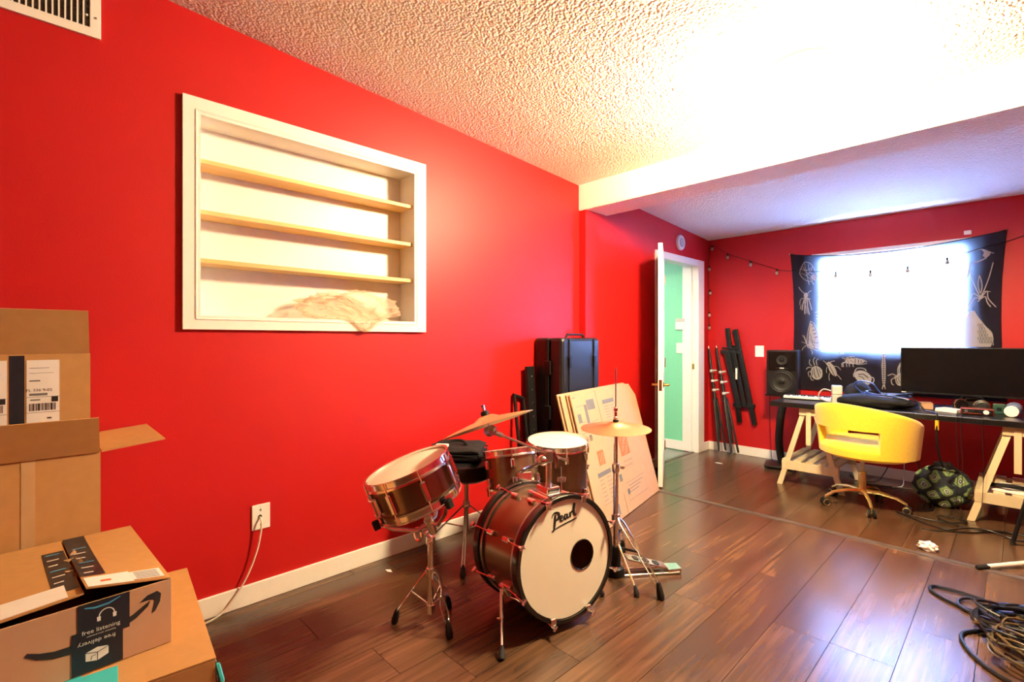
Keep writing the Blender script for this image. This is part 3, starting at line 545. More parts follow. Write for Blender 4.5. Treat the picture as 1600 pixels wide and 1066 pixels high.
# cable wall plate with its cord
t = thing('wall_plate', (XL, .752, .33), 'white cable outlet plate low on the red wall', 'outlet')
MB().box((XL, .712, .333), (XL + .007, .792, .450), .003).build('plate', PLASTIC, t)
for z in (.425, .356): MB().cyl((XL + .006, .750, z), (XL + .0085, .750, z), .004).build('screw', STEEL, t)
MB().lathe([(.008, 0), (.008, .004), (.004, .004), (.004, .001), (0, .001)], frame((XL + .006, .747, .394), (1, 0, 0)), 14).build('cable_hole', DARKV, t)
o = MB().tube(spline([(XL + .008, .747, .391), (XL + .03, .747, .375), (XL + .032, .742, .32), (XL + .03, .725, .24), (XL + .028, .69, .15), (XL + .028, .64, .07), (XL + .04, .57, .012), (XL + .07, .44, .006), (XL + .1, .30, .005)], 8), .0042, 8).build('cord', WCABLE, None, True)
tag(centre(o), 'thin white cord hanging from the wall plate down to the floor', 'cord')

# ------------------------------------------------------------------ boxes at the left
def slab(P, d, name, m, parent): return MB().prism(P, d).build(name, m, parent)
def carton(parent, M, sx, sy, sz, m, th=.005):
    """four walls and bottom in frame M: x depth, y width, z up"""
    for lo, hi in (((0, 0, 0), (th, sy, sz)), ((-sx, 0, 0), (-sx + th, sy, sz)), ((-sx + th, 0, 0), (0, th, sz)), ((-sx + th, sy - th, 0), (0, sy, sz))):
        MB().box(lo, hi, 0, M).build('panel', m, parent)
    MB().box((-sx + th, th, 0), (0, sy - th, th), 0, M).build('bottom_panel', m, parent)
# tall open carton against the wall
t = thing('moving_carton', (-2.22, -.18, 0), 'tall open cardboard carton standing on the floor against the red wall', 'box')
M = Matrix.Translation((-2.02, -.46, 0))
carton(t, M, .42, .603, .867, CARD)
def flap(parent, a, b, dirv, L, th=.004, inset=.006, m=CARD):
    a, b, dirv = Vector(a), Vector(b), Vector(dirv).normalized(); e = (b - a).normalized()
    n = e.cross(dirv).normalized() * th
    MB().prism([a, b, b + dirv * L - e * inset, a + dirv * L + e * inset], n).build('flap', m, parent)
flap(t, (-2.013, -.455, .868), (-2.013, .141, .868), (.45, 0, 1), .125)
flap(t, (-2.02, .146, .868), (-2.43, .146, .868), (0, .168, .016), .168)
flap(t, (-2.44, -.45, .868), (-2.44, .13, .868), (-.01, 0, 1), .12)
MB().box((-2.0152, -.035, .30), (-2.0140, -.005, .867)).build('packing_tape', TAPEC, t)
# second carton standing in it, with labels
t = thing('shipping_carton', (-2.25, -.15, .70), 'cardboard carton with white shipping labels poking out of the tall open carton', 'box')
M = Matrix.Translation((-2.08, -.43, .70))
carton(t, M, .33, .552, .476, CARD)
flap(t, (-2.078, -.43, 1.178), (-2.078, .120, 1.178), (.40, 0, 1), .143)
F = basis((-2.0745, 0, 0), (0, 1, 0), (0, 0, 1))
def dec(parent, name, m, u0, v0, u1, v1, FM, h=.0006): return MB().box((u0, v0, 0), (u1, v1, h), 0, FM).build(name, m, parent)
def label_art(u0, v0, s=1):
    sl = dec(t, 'shipping_label', LABEL, u0, v0, u0 + .073, v0 + .19, F, .0005)
    for (a, b_, c, d_, m) in ((.006, .165, .05, .1665, INKG), (.006, .15, .06, .151, INKG), (.006, .125, .03, .129, INKG), (0, .077, .073, .0782, INKG), (0, .030, .073, .0312, INKG), (.055, .061, .070, .077, INKB), (.008, .067, .03, .071, INKG), (.045, .010, .055, .014, INKB)):
        dec(sl, 'label_line', m, u0 + a, v0 + b_, u0 + c, v0 + d_, F, .0009)
    x = u0 + .006
    for wdt in (2, 1, 3, 1, 2, 4, 1, 2, 1, 3, 2, 1, 4, 1, 2): 
        dec(sl, 'barcode_bar', INKB, x, v0 + .036, x + wdt * .0011, v0 + .058, F, .0009); x += wdt * .0011 + .0018
    text('label_text', 'FL 336 9-02', .012, basis((-2.0735, u0 + .028, v0 + .098), (0, 1, 0), (0, 0, 1)), INKB, sl)
    dec(sl, 'label_line', INKG, u0 + .006, v0 + .082, u0 + .046, v0 + .089, F, .0009)
label_art(-.024, .968); label_art(-.138, .968)
dec(t, 'dark_tape', TAPEB, -.060, .955, -.028, 1.172, F, .0004)
# bottom carton
rz = math.radians(-4.9)
t = thing('shipping_box', (-1.66, .03, 0), 'large closed cardboard box with teal tape under the black-taped box', 'box')
M = Matrix.Translation((-1.352, .311, 0)) @ Matrix.Rotation(rz, 4, 'Z')
sx, sy, sz = .60, .56, .45
MB().box((-sx, -sy, 0), (0, 0, sz - .004), .003, M).build('body', CARD, t)
MB().box((-sx, -sy, sz - .0036), (0, -sy / 2 - .002, sz), 0, M).build('top_flap', CARD, t)
MB().box((-sx, -sy / 2 + .001, sz - .0036), (0, 0, sz), 0, M).build('top_flap', CARD, t)
MB().box((-sx, -sy / 2 - .03, sz), (.0006, -sy / 2 + .03, sz + .0006), 0, M).build('teal_tape', TAPET, t)
MB().box((-.0004, -.268, .28), (.0012, -.185, sz + .0006), 0, M).build('teal_tape', TAPET, t)
MB().box((-.11, -.268, sz), (.0012, -.185, sz + .0010), 0, M).build('teal_tape', TAPET, t)
MB().box((-.02, -.0006, .30), (0, .0012, sz - .01), 0, M).build('teal_tape', TAPET, t)
MB().tube([M @ V(-.004, .003, sz - .02), M @ V(0, .012, sz - .06), M @ V(.002, .010, sz - .13)], .006, 6).build('loose_tape_end', TAPET, t)
# black-taped box on top
rz = math.radians(3.0)
t = thing('delivery_box', (-1.75, 0, .45), 'torn-open cardboard delivery box with black printed tape and arrow mark', 'box')
M = Matrix.Translation((-1.500, .245, .4515)) @ Matrix.Rotation(rz, 4, 'Z')
sx, sy, sz = .505, .46, .160
MB().box((-.004, -sy, 0), (0, 0, sz), .001, M).build('front_panel', CARD2, t)
for lo, hi in (((-sx, -.004, 0), (-.004, 0, sz)), ((-sx, -sy, 0), (-.004, -sy + .004, sz)), ((-sx, -sy + .004, 0), (-sx + .004, -.004, sz))): MB().box(lo, hi, 0, M).build('panel', CARD, t)
MB().box((-sx + .004, -sy + .004, 0), (-.004, -.004, .004), 0, M).build('bottom_panel', CARD, t)
def P_(x, y, z): return M @ V(x, y, z)
# two sprung top flaps meeting along the middle, lifted at the front by the torn tape
ym = -.165
def lid(y0, y1, lift):
    n = 8; vs = []; fs = []
    for i in range(n + 1):
        x = -sx + sx * i / n
        for j in range(7):
            f = j / 6; y = y0 + (y1 - y0) * f
            vs.append(P_(x, y, sz + .001 + lift * f * max(0, i / n) ** 1.6)); 
    k = len(vs); vs += [v + V(0, 0, .004) for v in vs]
    for i in range(n):
        for j in range(6):
            a = i * 7 + j; fs.append([a, a + 1, a + 8, a + 7]); fs.append([k + a + 7, k + a + 8, k + a + 1, k + a])
    ring = [j for j in range(7)] + [i * 7 + 6 for i in range(1, n + 1)] + [n * 7 + j for j in range(5, -1, -1)] + [i * 7 for i in range(n - 1, 0, -1)]
    for a, b_ in zip(ring, ring[1:] + ring[:1]): fs.append([b_, a, k + a, k + b_])
    return MB().mesh(vs, fs).build('top_flap', CARD, t)
lid(-.002, ym, .033); lid(-sy + .002, ym - .004, .022)
def onlid(pts, m, name, dz=.0055, lift=.033, right=True):
    vs = []
    for (x, y) in pts:
        y0, y1 = (-.002, ym) if right else (-sy + .002, ym - .004)
        f = (y - y0) / (y1 - y0); vs.append(P_(x, y, sz + dz + lift * f * max(0, (x + sx) / sx) ** 1.6))
    return MB().poly(vs).build(name, m, t)
def grid_on(x0, x1, y0, y1, m, name, right, lift, dz=.0057, n=6):
    vs = []; fs = []
    for i in range(n + 1):
        for j in range(3):
            x = x0 + (x1 - x0) * i / n; y = y0 + (y1 - y0) * j / 2
            a, b_ = (-.002, ym) if right else (-sy + .002, ym - .004)
            f = (y - a) / (b_ - a); vs.append(P_(x, y, sz + dz + lift * f * max(0, (x + sx) / sx) ** 1.6))
    for i in range(n):
        for j in range(2): a = i * 3 + j; fs.append([a, a + 1, a + 4, a + 3])
    return MB().mesh(vs, fs).build(name, m, t)
grid_on(-sx, -.10, ym, ym + .048, TAPEB, 'black_tape', True, .033); grid_on(-sx + .1, -.05, ym - .052, ym - .006, TAPEB, 'black_tape', False, .022)
grid_on(-.085, -.002, ym + .004, -.075, LABEL, 'torn_label', True, .033, .006); grid_on(-.075, -.012, -.075, -.012, LABEL, 'torn_label', True, .033, .0062)
grid_on(-.10, -.006, ym - .16, ym - .03, LABEL, 'torn_label', False, .022, .006)
for k in range(5): grid_on(-.066 + k * .011, -.061 + k * .011, -.068, -.02, INKG, 'label_line', True, .033, .0066, 2)
grid_on(-.045, -.03, ym + .03, ym + .05, INKO, 'label_mark', True, .033, .0066, 2)
for k in range(6):
    for ri, y0, lf in ((True, ym + .010, .033), (False, ym - .045, .022)):
        x0 = -sx + .12 + k * .05; grid_on(x0, x0 + .007, y0, y0 + .03 - (k % 3) * .006, INKW if k % 3 else INKBL, 'tape_print', ri, lf, .0064, 2)
# torn brown fibres at the split
for k in range(9):
    a = P_(-.33 + k * .022, ym + random.uniform(-.012, .012), sz + .009); MB().poly([a, a + V(random.uniform(-.03, .03), random.uniform(-.02, .02), random.uniform(.006, .02)), a + V(random.uniform(-.02, .03), random.uniform(.0, .03), .004)]).build('torn_fibre', CARDE, t)
# tape and print on the front face
FM = M @ basis((0.0004, 0, 0), (0, 1, 0), (0, 0, 1))
def fr(name, m, pts, h=.0006, par=None): return MB().prism([FM @ V(u, v, 0) for u, v in pts], (FM.to_3x3() @ V(0, 0, h))).build(name, m, par or t)
fr('black_tape', TAPEB, [(-.180, .075), (-.085, .075), (-.085, .160), (-.180, .160)])
ft = fr('black_tape', TAPEB, [(-.190, .002), (-.098, .002), (-.098, .098), (-.190, .098)], .0009)
sm = [(-.264, .088), (-.245, .076), (-.22, .068), (-.19, .066), (-.15, .070), (-.11, .080), (-.075, .095), (-.052, .112), (-.045, .120)]
MB().ribbon([FM @ V(u, v, .0005) for u, v in sm], [.008, .013, .016, .018, .018, .016, .013, .009, .002], FM.to_3x3() @ V(0, 0, 1)).build('arrow_mark', INKB, t)
fr('arrow_mark', INKB, [(-.066, .123), (-.050, .136), (-.030, .140), (-.022, .131), (-.024, .112), (-.034, .092), (-.041, .088), (-.037, .108), (-.035, .120), (-.046, .124)], .0004)
N3 = FM.to_3x3() @ V(0, 0, 1)
MB().ribbon([FM @ V(u, v, .0012) for u, v in ((-.168, .151), (-.150, .146), (-.125, .147), (-.103, .155))], [.003, .004, .004, .002], N3).build('blue_smile_print', INKBL, ft)
hp = [FM @ V(-.128 + .014 * math.cos(a), .122 + .015 * math.sin(a), .0014) for a in [PI * k / 10 for k in range(-1, 12)]]
MB().ribbon(hp, .0022, N3).build('headphone_print', INKW, ft)
for s in (-1, 1): fr('headphone_print', INKW, [(-.128 + s * .0145 - .003, .112), (-.128 + s * .0145 + .003, .112), (-.128 + s * .0145 + .0035, .122), (-.128 + s * .0145 - .0035, .122)], .0016, ft)
text('tape_text', 'free listening', .0135, FM @ Matrix.Translation((-.138, .094, .0016)), INKW, ft)
text('tape_text', 'unlimited music streaming', .005, FM @ Matrix.Translation((-.138, .084, .0016)), INKW, ft)
text('tape_text', 'free delivery', .0135, FM @ Matrix.Translation((-.146, .069, .0016)) @ Matrix.Rotation(PI, 4, 'Z'), INKW, ft)
fr('parcel_print', INKW, [(-.166, .028), (-.145, .022), (-.125, .030), (-.125, .048), (-.145, .053), (-.166, .047)], .0012, ft)
for q in ([(-.166, .047), (-.145, .041), (-.125, .048)], [(-.145, .022), (-.145, .041)], [(-.157, .028), (-.155, .036), (-.148, .037)]): MB().ribbon([FM @ V(u, v, .0016) for u, v in q], .0015, N3).build('parcel_print', INKB, ft)

# ------------------------------------------------------------------ drum kit
def lug(parent, p, out, up, L, m=CHROME):
    F = basis(p, Vector(up).cross(out), up)
    if F.col[2].xyz.dot(Vector(out)) < 0: F = F @ Matrix.Rotation(PI, 4, 'Y')
    MB().box((-.011, -L / 2, -.001), (.011, L / 2, .019), .006, F).build('lug', m, parent)
def drum(t, bottom, axis, R, depth, nl, ang0=0, hoopm=CHROME, wrap=DRUMW, rods=True, lugL=.045, topm=HEAD, hole=None):
    A = Vector(axis).normalized(); F = frame(bottom, A)
    MB().lathe([(R, .004), (R, depth - .004)], F, 48, False, False).build('shell', wrap, t, True)
    for h0, nm, m in ((0, 'bottom_head', HEAD), (depth, 'top_head', topm)):
        s = 1 if h0 else -1
        MB().lathe([(R + .001, h0 - s * .006), (R + .001, h0 + s * .002), (R - .006, h0 + s * .004), (0, h0 + s * .004)] if s > 0 else [(0, h0 - .004), (R - .006, h0 - .004), (R + .001, h0 - .002), (R + .001, h0 + .006)], F, 48, False, False).build(nm, m, t, True)
        hh = MB().lathe([(R + .003, h0 - s * .022), (R + .012, h0 - s * .022), (R + .010, h0 - s * .014), (R + .006, h0 - s * .012), (R + .006, h0 + s * .008), (R + .012, h0 + s * .011), (R + .012, h0 + s * .014), (R + .003, h0 + s * .013), (R + .003, h0 - s * .022)], F, 48, False, False)
        hh.build('hoop', hoopm, t, True)
    for k in range(nl):
        a = ang0 + 2 * PI * k / nl; o = F.to_3x3() @ V(math.cos(a), math.sin(a), 0); c = Vector(bottom) + A * (depth / 2) + o * R
        if lugL < depth * .45:
            for s in (-1, 1): lug(t, c + A * s * (depth / 2 - .055), o, A, lugL)
        else: lug(t, c, o, A, lugL)
        e = o * .013
        for s in (-1, 1):
            MB().cyl(c + e + A * s * (depth / 2 + .012), c + e + A * s * (depth / 2 - .055 if lugL < depth * .45 else .02), .0032, seg=6).build('tension_rod', CHROME, t)
    return F
def foot(parent, p, d0, L=.05, r=.014):
    """rubber foot on the floor at p pointing along d0 upwards"""
    d0 = Vector(d0).normalized(); p = Vector(p)
    MB().tube([p, p + d0 * .012, p + d0 * L * .7, p + d0 * L], [r * .8, r, r * .75, r * .45], 10).build('rubber_foot', RUBBER, parent, True)
def wing(parent, p, ax, s=.018, m=CHROME):
    ax = Vector(ax).normalized(); q = ax.orthogonal().normalized()
    MB().tube([p, Vector(p) + ax * .018], .007, 8).box((-s, -.003, .012), (s, .003, .024), .002, frame(p, ax, q)).build('wing_nut', m, parent)

# bass drum
FC = V(-1.337, 1.619, .292); RC = V(-1.668, 1.682, .268); ax = (FC - RC).normalized(); dep = (FC - RC).length; R = .243
t = thing('bass_drum', (-1.51, 1.64, 0), 'bronze bass drum with white front head standing on two chrome spurs', 'drum')
F = frame(RC, ax)
MB().lathe([(R, .004), (R, dep - .004)], F, 64, False, False).build('shell', DRUMW, t, True)
MB().lathe([(R - .006, dep - .004), (R - .006, .004)], F, 64, False, False).build('shell_lining', DRUMIN, t, True)
MB().lathe([(0, -.003), (R, -.003), (R + .001, .004)], F, 64, False, False).build('batter_head', HEAD, t, True)
# front head with its port hole
HU = (F.to_3x3() @ V(0, 0, 1)); fu = V(0, 0, 1).cross(ax).normalized(); fv = ax.cross(fu)
HF = Matrix((fu, fv, ax)).transposed().to_4x4(); HF.translation = FC + ax * .003
hc = V(.085, -.006, 0); hr = .062; b = MB(); n = 64; vo = []; vi = []
for k in range(n):
    a = 2 * PI * k / n; vi.append(HF @ (hc + V(hr * math.cos(a), hr * math.sin(a), 0))); 
    d2 = V(math.cos(a), math.sin(a), 0); bq = hc.dot(d2); rr = -bq + math.sqrt(bq * bq - hc.length_squared + R * R); vo.append(HF @ (hc + d2 * rr))
fh = b.mesh(vo + vi, [[k, (k + 1) % n, n + (k + 1) % n, n + k] for k in range(n)]).build('front_head', HEAD, t)
MB().tube([HF @ (hc + V(hr * math.cos(2 * PI * k / 40), hr * math.sin(2 * PI * k / 40), .001)) for k in range(40)], .0025, 6, True).build('port_ring', BHOOP, fh, True)
for s, c in ((1, FC), (-1, RC)):
    MB().lathe([(R + .002, -.030), (R + .018, -.030), (R + .020, -.026), (R + .020, .008), (R + .017, .012), (R + .002, .012), (R + .002, -.030)], frame(c, ax * s), 64, False, False).build('wooden_hoop', BHOOP, t, True)
    MB().lathe([(R + .0018, -.052), (R + .0105, -.052), (R + .0105, -.031), (R + .0018, -.031)], frame(c, ax * s), 64, False, False).build('inlay_ring', STEEL, t, True)
for k in range(8):
    a = PI / 8 + 2 * PI * k / 8; o = fu * math.cos(a) + fv * math.sin(a)
    for s, c in ((1, FC), (-1, RC)):
        A = ax * s
        lug(t, c - A * .105 + o * R, o, A, .05)
        rd = MB().cyl(c - A * .10 + o * (R + .014), c + A * .012 + o * (R + .026), .0035, seg=6).build('tension_rod', CHROME, t)
        cl = MB().box((-.013, -.014, -.002), (.013, .014, .012), .004, frame(c + A * .010 + o * (R + .008), A, fv.cross(o) if abs(fv.dot(o)) < .9 else fu)).build('claw_hook', CHROME, t)
        wing(t, c + A * .018 + o * (R + .026), A, .012)
# spurs
for s in (-1, 1):
    o = (fu * s * .86 + V(0, 0, -.5)).normalized(); c = RC + ax * dep * .58 + o * R
    MB().box((-.022, -.03, -.004), (.022, .03, .022), .006, frame(c, o, ax)).build('spur_bracket', CHROME, t)
    top = c + o * .03; bot = V(-1.362, 1.266, .004) if s < 0 else V(-1.35, 2.02, .004)
    if s > 0: bot = c + fu * .09 + ax * .05; bot.z = .004
    dd = (top - bot).normalized()
    sp_ = MB().cyl(bot + dd * .15, top + dd * .03, .0095).build('spur_tube', CHROME, t, True); MB().cyl(bot + dd * .03, bot + dd * .16, .006).build('spur_leg', CHROME, sp_, True)
    wing(sp_, bot + dd * .155, (-fu * s * -1 + ax * -.3), .014); foot(sp_, bot, dd, .05, .014)
# tom holder on top
mt = RC + ax * dep * .62 + V(0, 0, R)
MB().box((-.085, -.055, -.016), (.075, .055, .012), .008, frame(mt, (0, 0, 1), ax)).build('mount_plate', CHROME, t)
MB().box((-.045, -.036, .008), (.045, .036, .044), .008, frame(mt, (0, 0, 1), ax)).build('mount_block', CHROME, t)
MB().cyl(mt + V(0, 0, .03), mt + V(0, 0, .17), .0135).build('mount_post', CHROME, t, True)
MB().cyl(mt + V(-.02, .035, .02), mt + V(-.03, .045, .15), .010).build('mount_post', CHROME, t, True)
MB().sphere(mt + V(-.012, -.022, .155), .026, sub=2).build('tom_clamp', CHROME, t, True)
MB().box((-.016, -.016, .145), (.016, .016, .20), .005, frame(mt, (0, 0, 1), ax)).build('arm_clamp', STEEL, t)
MB().tube([mt + V(.012, .02, .19), mt + V(.01, .045, .15), mt + V(.0, .05, .11)], [.008, .011, .005], 8).build('clamp_lever', REDM, t, True)
MB().tube([mt + V(-.012, -.022, .155), mt + V(-.10, .02, .11), V(-1.762, 1.755, .545)], .010, 8).build('tom_arm', CHROME, t, True)
# lettering on the front head, drawn as brush strokes
PL = Matrix.Translation((0, 0, 0)); HT = HF @ Matrix.Translation((-.066, .150, .0012)) @ Matrix.Rotation(math.radians(8), 4, 'Z') @ Matrix.Diagonal((.88, .88, 1, 1))
def stroke(pts, wds): 
    q = spline([V(x, y, 0) for x, y in pts], 5); kk = len(q); ww = []
    for i in range(kk):
        f = i / (kk - 1) * (len(wds) - 1); j = min(int(f), len(wds) - 2); ww.append(wds[j] + (wds[j + 1] - wds[j]) * (f - j))
    return [HT @ p for p in q], ww
lm = MB()
for pts, wds in (([(.022, .042), (.012, .010), (.002, -.018), (-.006, -.030), (-.014, -.026)], [.007, .009, .007, .004, .002]),
                 ([(-.004, .030), (.006, .046), (.024, .050), (.042, .040), (.038, .022), (.022, .014), (.012, .014)], [.002, .004, .006, .009, .009, .005, .003]),
                 ([(.044, .010), (.056, .014), (.060, .022), (.052, .025), (.045, .014), (.048, .003), (.058, .001), (.068, .008)], [.003, .005, .006, .004, .007, .007, .004, .003]),
                 ([(.090, .021), (.078, .023), (.071, .012), (.076, .002), (.085, .008), (.091, .022), (.089, .006), (.096, .003), (.101, .008)], [.003, .005, .008, .006, .004, .006, .007, .004, .003]),
                 ([(.104, .008), (.110, .024), (.109, .012), (.107, .000)], [.003, .005, .008, .006]),
                 ([(.108, .012), (.116, .022), (.124, .023), (.127, .018)], [.003, .005, .007, .005]),
                 ([(.126, .006), (.138, .030), (.146, .052), (.141, .056), (.135, .035), (.134, .010), (.139, .001), (.148, .007)], [.003, .005, .007, .005, .008, .009, .005, .002]),
                 ([(-.012, -.026), (.040, -.020), (.10, -.017), (.146, -.016)], [.002, .004, .004, .003])):
    P, ww = stroke(pts, wds); lm.ribbon(P, [q * 1.45 for q in ww], ax)
lm.build('brand_lettering', PINK, fh)

# rack tom
t = thing('rack_tom', (-1.895, 1.82, .40), 'small bronze rack tom tilted away on an arm behind the bass drum', 'drum')
axn = V(-.22, .05, .97); bot = V(-1.858, 1.815, .425)
drum(t, bot, axn, .138, .20, 6, .35)
MB().box((-.03, -.04, -.004), (.03, .04, .018), .006, frame(bot + V(0, 0, .10) + V(.105, -.045, .0) * 1.2, (.9, -.38, .15), (0, 0, 1))).build('mount_bracket', CHROME, t)

# floor tom
t = thing('floor_tom', (-1.85, 2.165, 0), 'bronze floor tom on thin chrome legs beside the flattened cartons', 'drum')
axn = V(.055, -.06, 1).normalized(); bot = V(-1.872, 2.185, .312)
F = drum(t, bot, axn, .170, .318, 8, .2)
MB().lathe([(0, .004), (.022, .004), (.022, .0055), (0, .0055)], frame(bot + axn * .318 + V(-.02, .085, 0), axn), 20).build('maker_badge', INKB, t)
for k, a in enumerate((-.75, 1.25, 3.35)):
    o = V(math.cos(a), math.sin(a), 0); c = bot + axn * .15 + o * .172
    lb_ = MB().box((-.016, -.024, -.003), (.016, .024, .030), .006, frame(c, o, (0, 0, 1))).build('leg_bracket', CHROME, t)
    wing(lb_, c + o * .026, o, .010)
    q = c + o * .018; lg_ = MB().tube([q + V(0, 0, .07), q + V(0, 0, -.19), q + V(0, 0, -.23) + o * .02, V(q.x + o.x * .05, q.y + o.y * .05, .03)], .0048, 8).build('leg', CHROME, t, True)
    foot(lg_, V(q.x + o.x * .055, q.y + o.y * .055, .002), (-o.x * .1, -o.y * .1, 1), .04, .011)

# snare drum and its stand
sn = V(-.19, -.30, .93).normalized(); st = V(-1.765, 1.105, .690); sb = st - sn * .148
t = thing('snare_drum', sb, 'bronze snare drum with white head tilted on a tripod stand', 'drum')
drum(t, sb, sn, .170, .148, 8, .25, lugL=.085)
rv = V(.70, .71, 0); rv = (rv - sn * rv.dot(sn)).normalized(); fwv = sn.cross(rv)
for a, nm in ((-2.45, 'strainer'), (.65, 'butt_plate')):
    o = rv * math.cos(a) + fwv * math.sin(a); c = sb + sn * .07 + o * .172
    MB().box((-.022, -.035, -.002), (.022, .035, .022), .006, frame(c, o, rv if abs(rv.dot(o)) < .9 else fwv)).build(nm, CHROME, t)
t = thing('snare_stand', (-1.735, 1.20, 0), 'chrome tripod snare stand with basket arms under the tilted snare', 'drum stand')
c0 = V(-1.735, 1.20, 0)
MB().cyl(c0 + V(0, 0, .07), c0 + V(0, 0, .36), .0125).build('lower_tube', CHROME, t, True)
MB().cyl(c0 + V(0, 0, .355), c0 + V(0, 0, .385), .019).build('height_collar', CHROME, t, True)
wing(t, c0 + V(.012, -.012, .372), (.7, -.7, 0), .015)
hub = sb - sn * .105
MB().tube([c0 + V(0, 0, .38), c0 + V(-.01, -.015, .40), hub - sn * .03], [.010, .011, .013], 10).build('upper_tube', CHROME, t, True)
MB().tube([c0 + V(-.02, -.05, .40) + V(.026 * math.cos(a), 0, .026 * math.sin(a)) for a in [2 * PI * k / 16 for k in range(16)]], .006, 6, True).build('tilter_ring', CHROME, t, True)
MB().lathe([(.016, -.05), (.020, -.02), (.020, .02), (.012, .03)], frame(hub, sn), 16).build('basket_hub', CHROME, t, True)
for k, a in enumerate((-2.7, -.75, 1.35)):
    o = rv * math.cos(a) + fwv * math.sin(a); e = sb + o * .176 - sn * .016
    ba_ = MB().tube([hub, hub + o * .06 - sn * .006, hub + o * .14 + sn * .045, e + sn * -.004], [.009, .009, .008, .007], 8).build('basket_arm', CHROME, t, True)
    MB().box((-.014, -.014, -.018), (.014, .014, .020), .006, frame(e + o * .020 + sn * .004, sn, o)).build('basket_grip', RUBBER, ba_)
legs = [V(-1.866, 1.102, 0), V(-1.618, 1.214, 0), V(-1.80, 1.345, 0)]
for q in legs:
    o = (q - c0); o.z = 0; o.normalize(); up_ = c0 + V(0, 0, .235) + o * .02; sd = V(-o.y, o.x, 0); tip = q + V(0, 0, .05) - o * .012
    for s in (-1, 1):
        P = [up_ + sd * s * .004, up_.lerp(tip, .12) + sd * s * .016, up_.lerp(tip, .35) + sd * s * .014, up_.lerp(tip, .5) + sd * s * .003, up_.lerp(tip, .65) + sd * s * .014, up_.lerp(tip, .9) + sd * s * .014, tip + sd * s * .003]
        lg_ = MB().tube(spline(P, 4), .0038, 6).build('leg_strut', CHROME, t, True)
    MB().cyl(c0 + V(0, 0, .09), up_.lerp(tip, .5), .004).build('brace', CHROME, t, True)
    foot(lg_, q, -o * .25 + V(0, 0, 1), .065, .016)
MB().cyl(c0 + V(0, 0, .22), c0 + V(0, 0, .25), .02).build('leg_collar', CHROME, t, True); MB().cyl(c0 + V(0, 0, .06), c0 + V(0, 0, .095), .018).build('leg_collar', CHROME, t, True)

# crash cymbal on its boom arm
cn = V(-.345, -.10, .93).normalized(); cc = V(-1.56, 1.365, .878)
def cymbal_prof(R, bow, bell, bh): return [(.006, bh), (bell * .5, bh * .93), (bell * .85, bh * .55), (bell, bh * .30 + bow * .0), (R * .5, bow * .55 - bow * .55), (R * .8, -bow * .5), (R, -bow), (R, -bow - .0012), (R * .8, -bow * .5 - .0015), (R * .5, -.0015), (bell, bh * .30 - .0015), (bell * .85, bh * .55 - .0015), (bell * .5, bh * .93 - .002), (.006, bh - .002)]
t = thing('crash_cymbal', cc, 'bronze crash cymbal tilted on a boom arm above the snare', 'cymbal')
MB().lathe(cymbal_prof(.198, .018, .055, .022), frame(cc, cn), 64, False, False).build('cymbal_disc', CYMBAL, t, True, 60)
MB().lathe([(.015, .021), (.018, .026), (.018, .036), (.013, .042), (0, .042)], frame(cc, cn), 14).build('felt_washer', RUBBER, t, True)
t = thing('cymbal_boom_arm', mt + V(0, 0, .19), 'chrome boom arm holding the crash cymbal over the bass drum', 'cymbal arm')
tl = cc - cn * .045; cl_ = mt + V(0, 0, .185); dr = (cl_ - tl).normalized()
MB().tube([tl, cl_, cl_ + dr * .115], .0055, 8).build('boom_rod', CHROME, t, True)
MB().tube([tl + dr * .02, tl + dr * .06], .010, 8).build('rod_sleeve', CHROME, t, True)
MB().lathe([(.012, -.018), (.022, -.016), (.022, .016), (.012, .018)], frame(tl, dr.cross(cn)), 16).build('tilter', STEEL, t, True)
MB().cyl(tl, cc + cn * .055, .004).build('cymbal_spindle', CHROME, t, True); wing(t, cc + cn * .045, cn, .008)
MB().lathe([(.013, -.006), (.016, .0), (.014, .018)], frame(cc - cn * .0, cn), 12).build('felt_seat', RUBBER, t, True)
wing(t, tl + dr.cross(cn) * .018, dr.cross(cn), .014)

# hi-hat stand and cymbal
h0 = V(-1.45, 2.155, 0)
t = thing('hi_hat_stand', h0, 'chrome hi-hat stand with foot pedal beside the bass drum', 'drum stand')
MB().cyl(h0 + V(0, 0, .03), h0 + V(0, 0, .56), .0135).build('lower_tube', CHROME, t, True)
MB().cyl(h0 + V(0, 0, .55), h0 + V(0, 0, .745), .0105).build('upper_tube', CHROME, t, True)
MB().lathe([(.015, .53), (.019, .54), (.019, .575), (.014, .58)], frame(h0, (0, 0, 1)), 16).build('height_clamp', CHROME, t, True)
wing(t, h0 + V(.015, .015, .556), (.7, .7, 0), .016)
MB().cyl(h0 + V(0, 0, .74), h0 + V(0, 0, 1.075), .0032).build('pull_rod', STEEL, t, True)
MB().lathe([(.010, .722), (.022, .732), (.024, .752), (.017, .757)], frame(h0, (0, 0, 1)), 16).build('seat_cup', RUBBER, t, True)
MB().lathe([(.008, .800), (.012, .806), (.012, .818), (.0075, .822), (.0075, .846), (.011, .850), (.011, .866), (.006, .87)], frame(h0, (0, 0, 1)), 14).build('clutch', CHROME, t, True)
MB().cyl(h0 + V(0, 0, .285), h0 + V(0, 0, .315), .022).build('leg_collar', CHROME, t, True)
MB().lathe([(.018, .04), (.026, .05), (.026, .14), (.02, .15)], frame(h0, (0, 0, 1)), 14).build('base_collar', BLACKM, t, True)
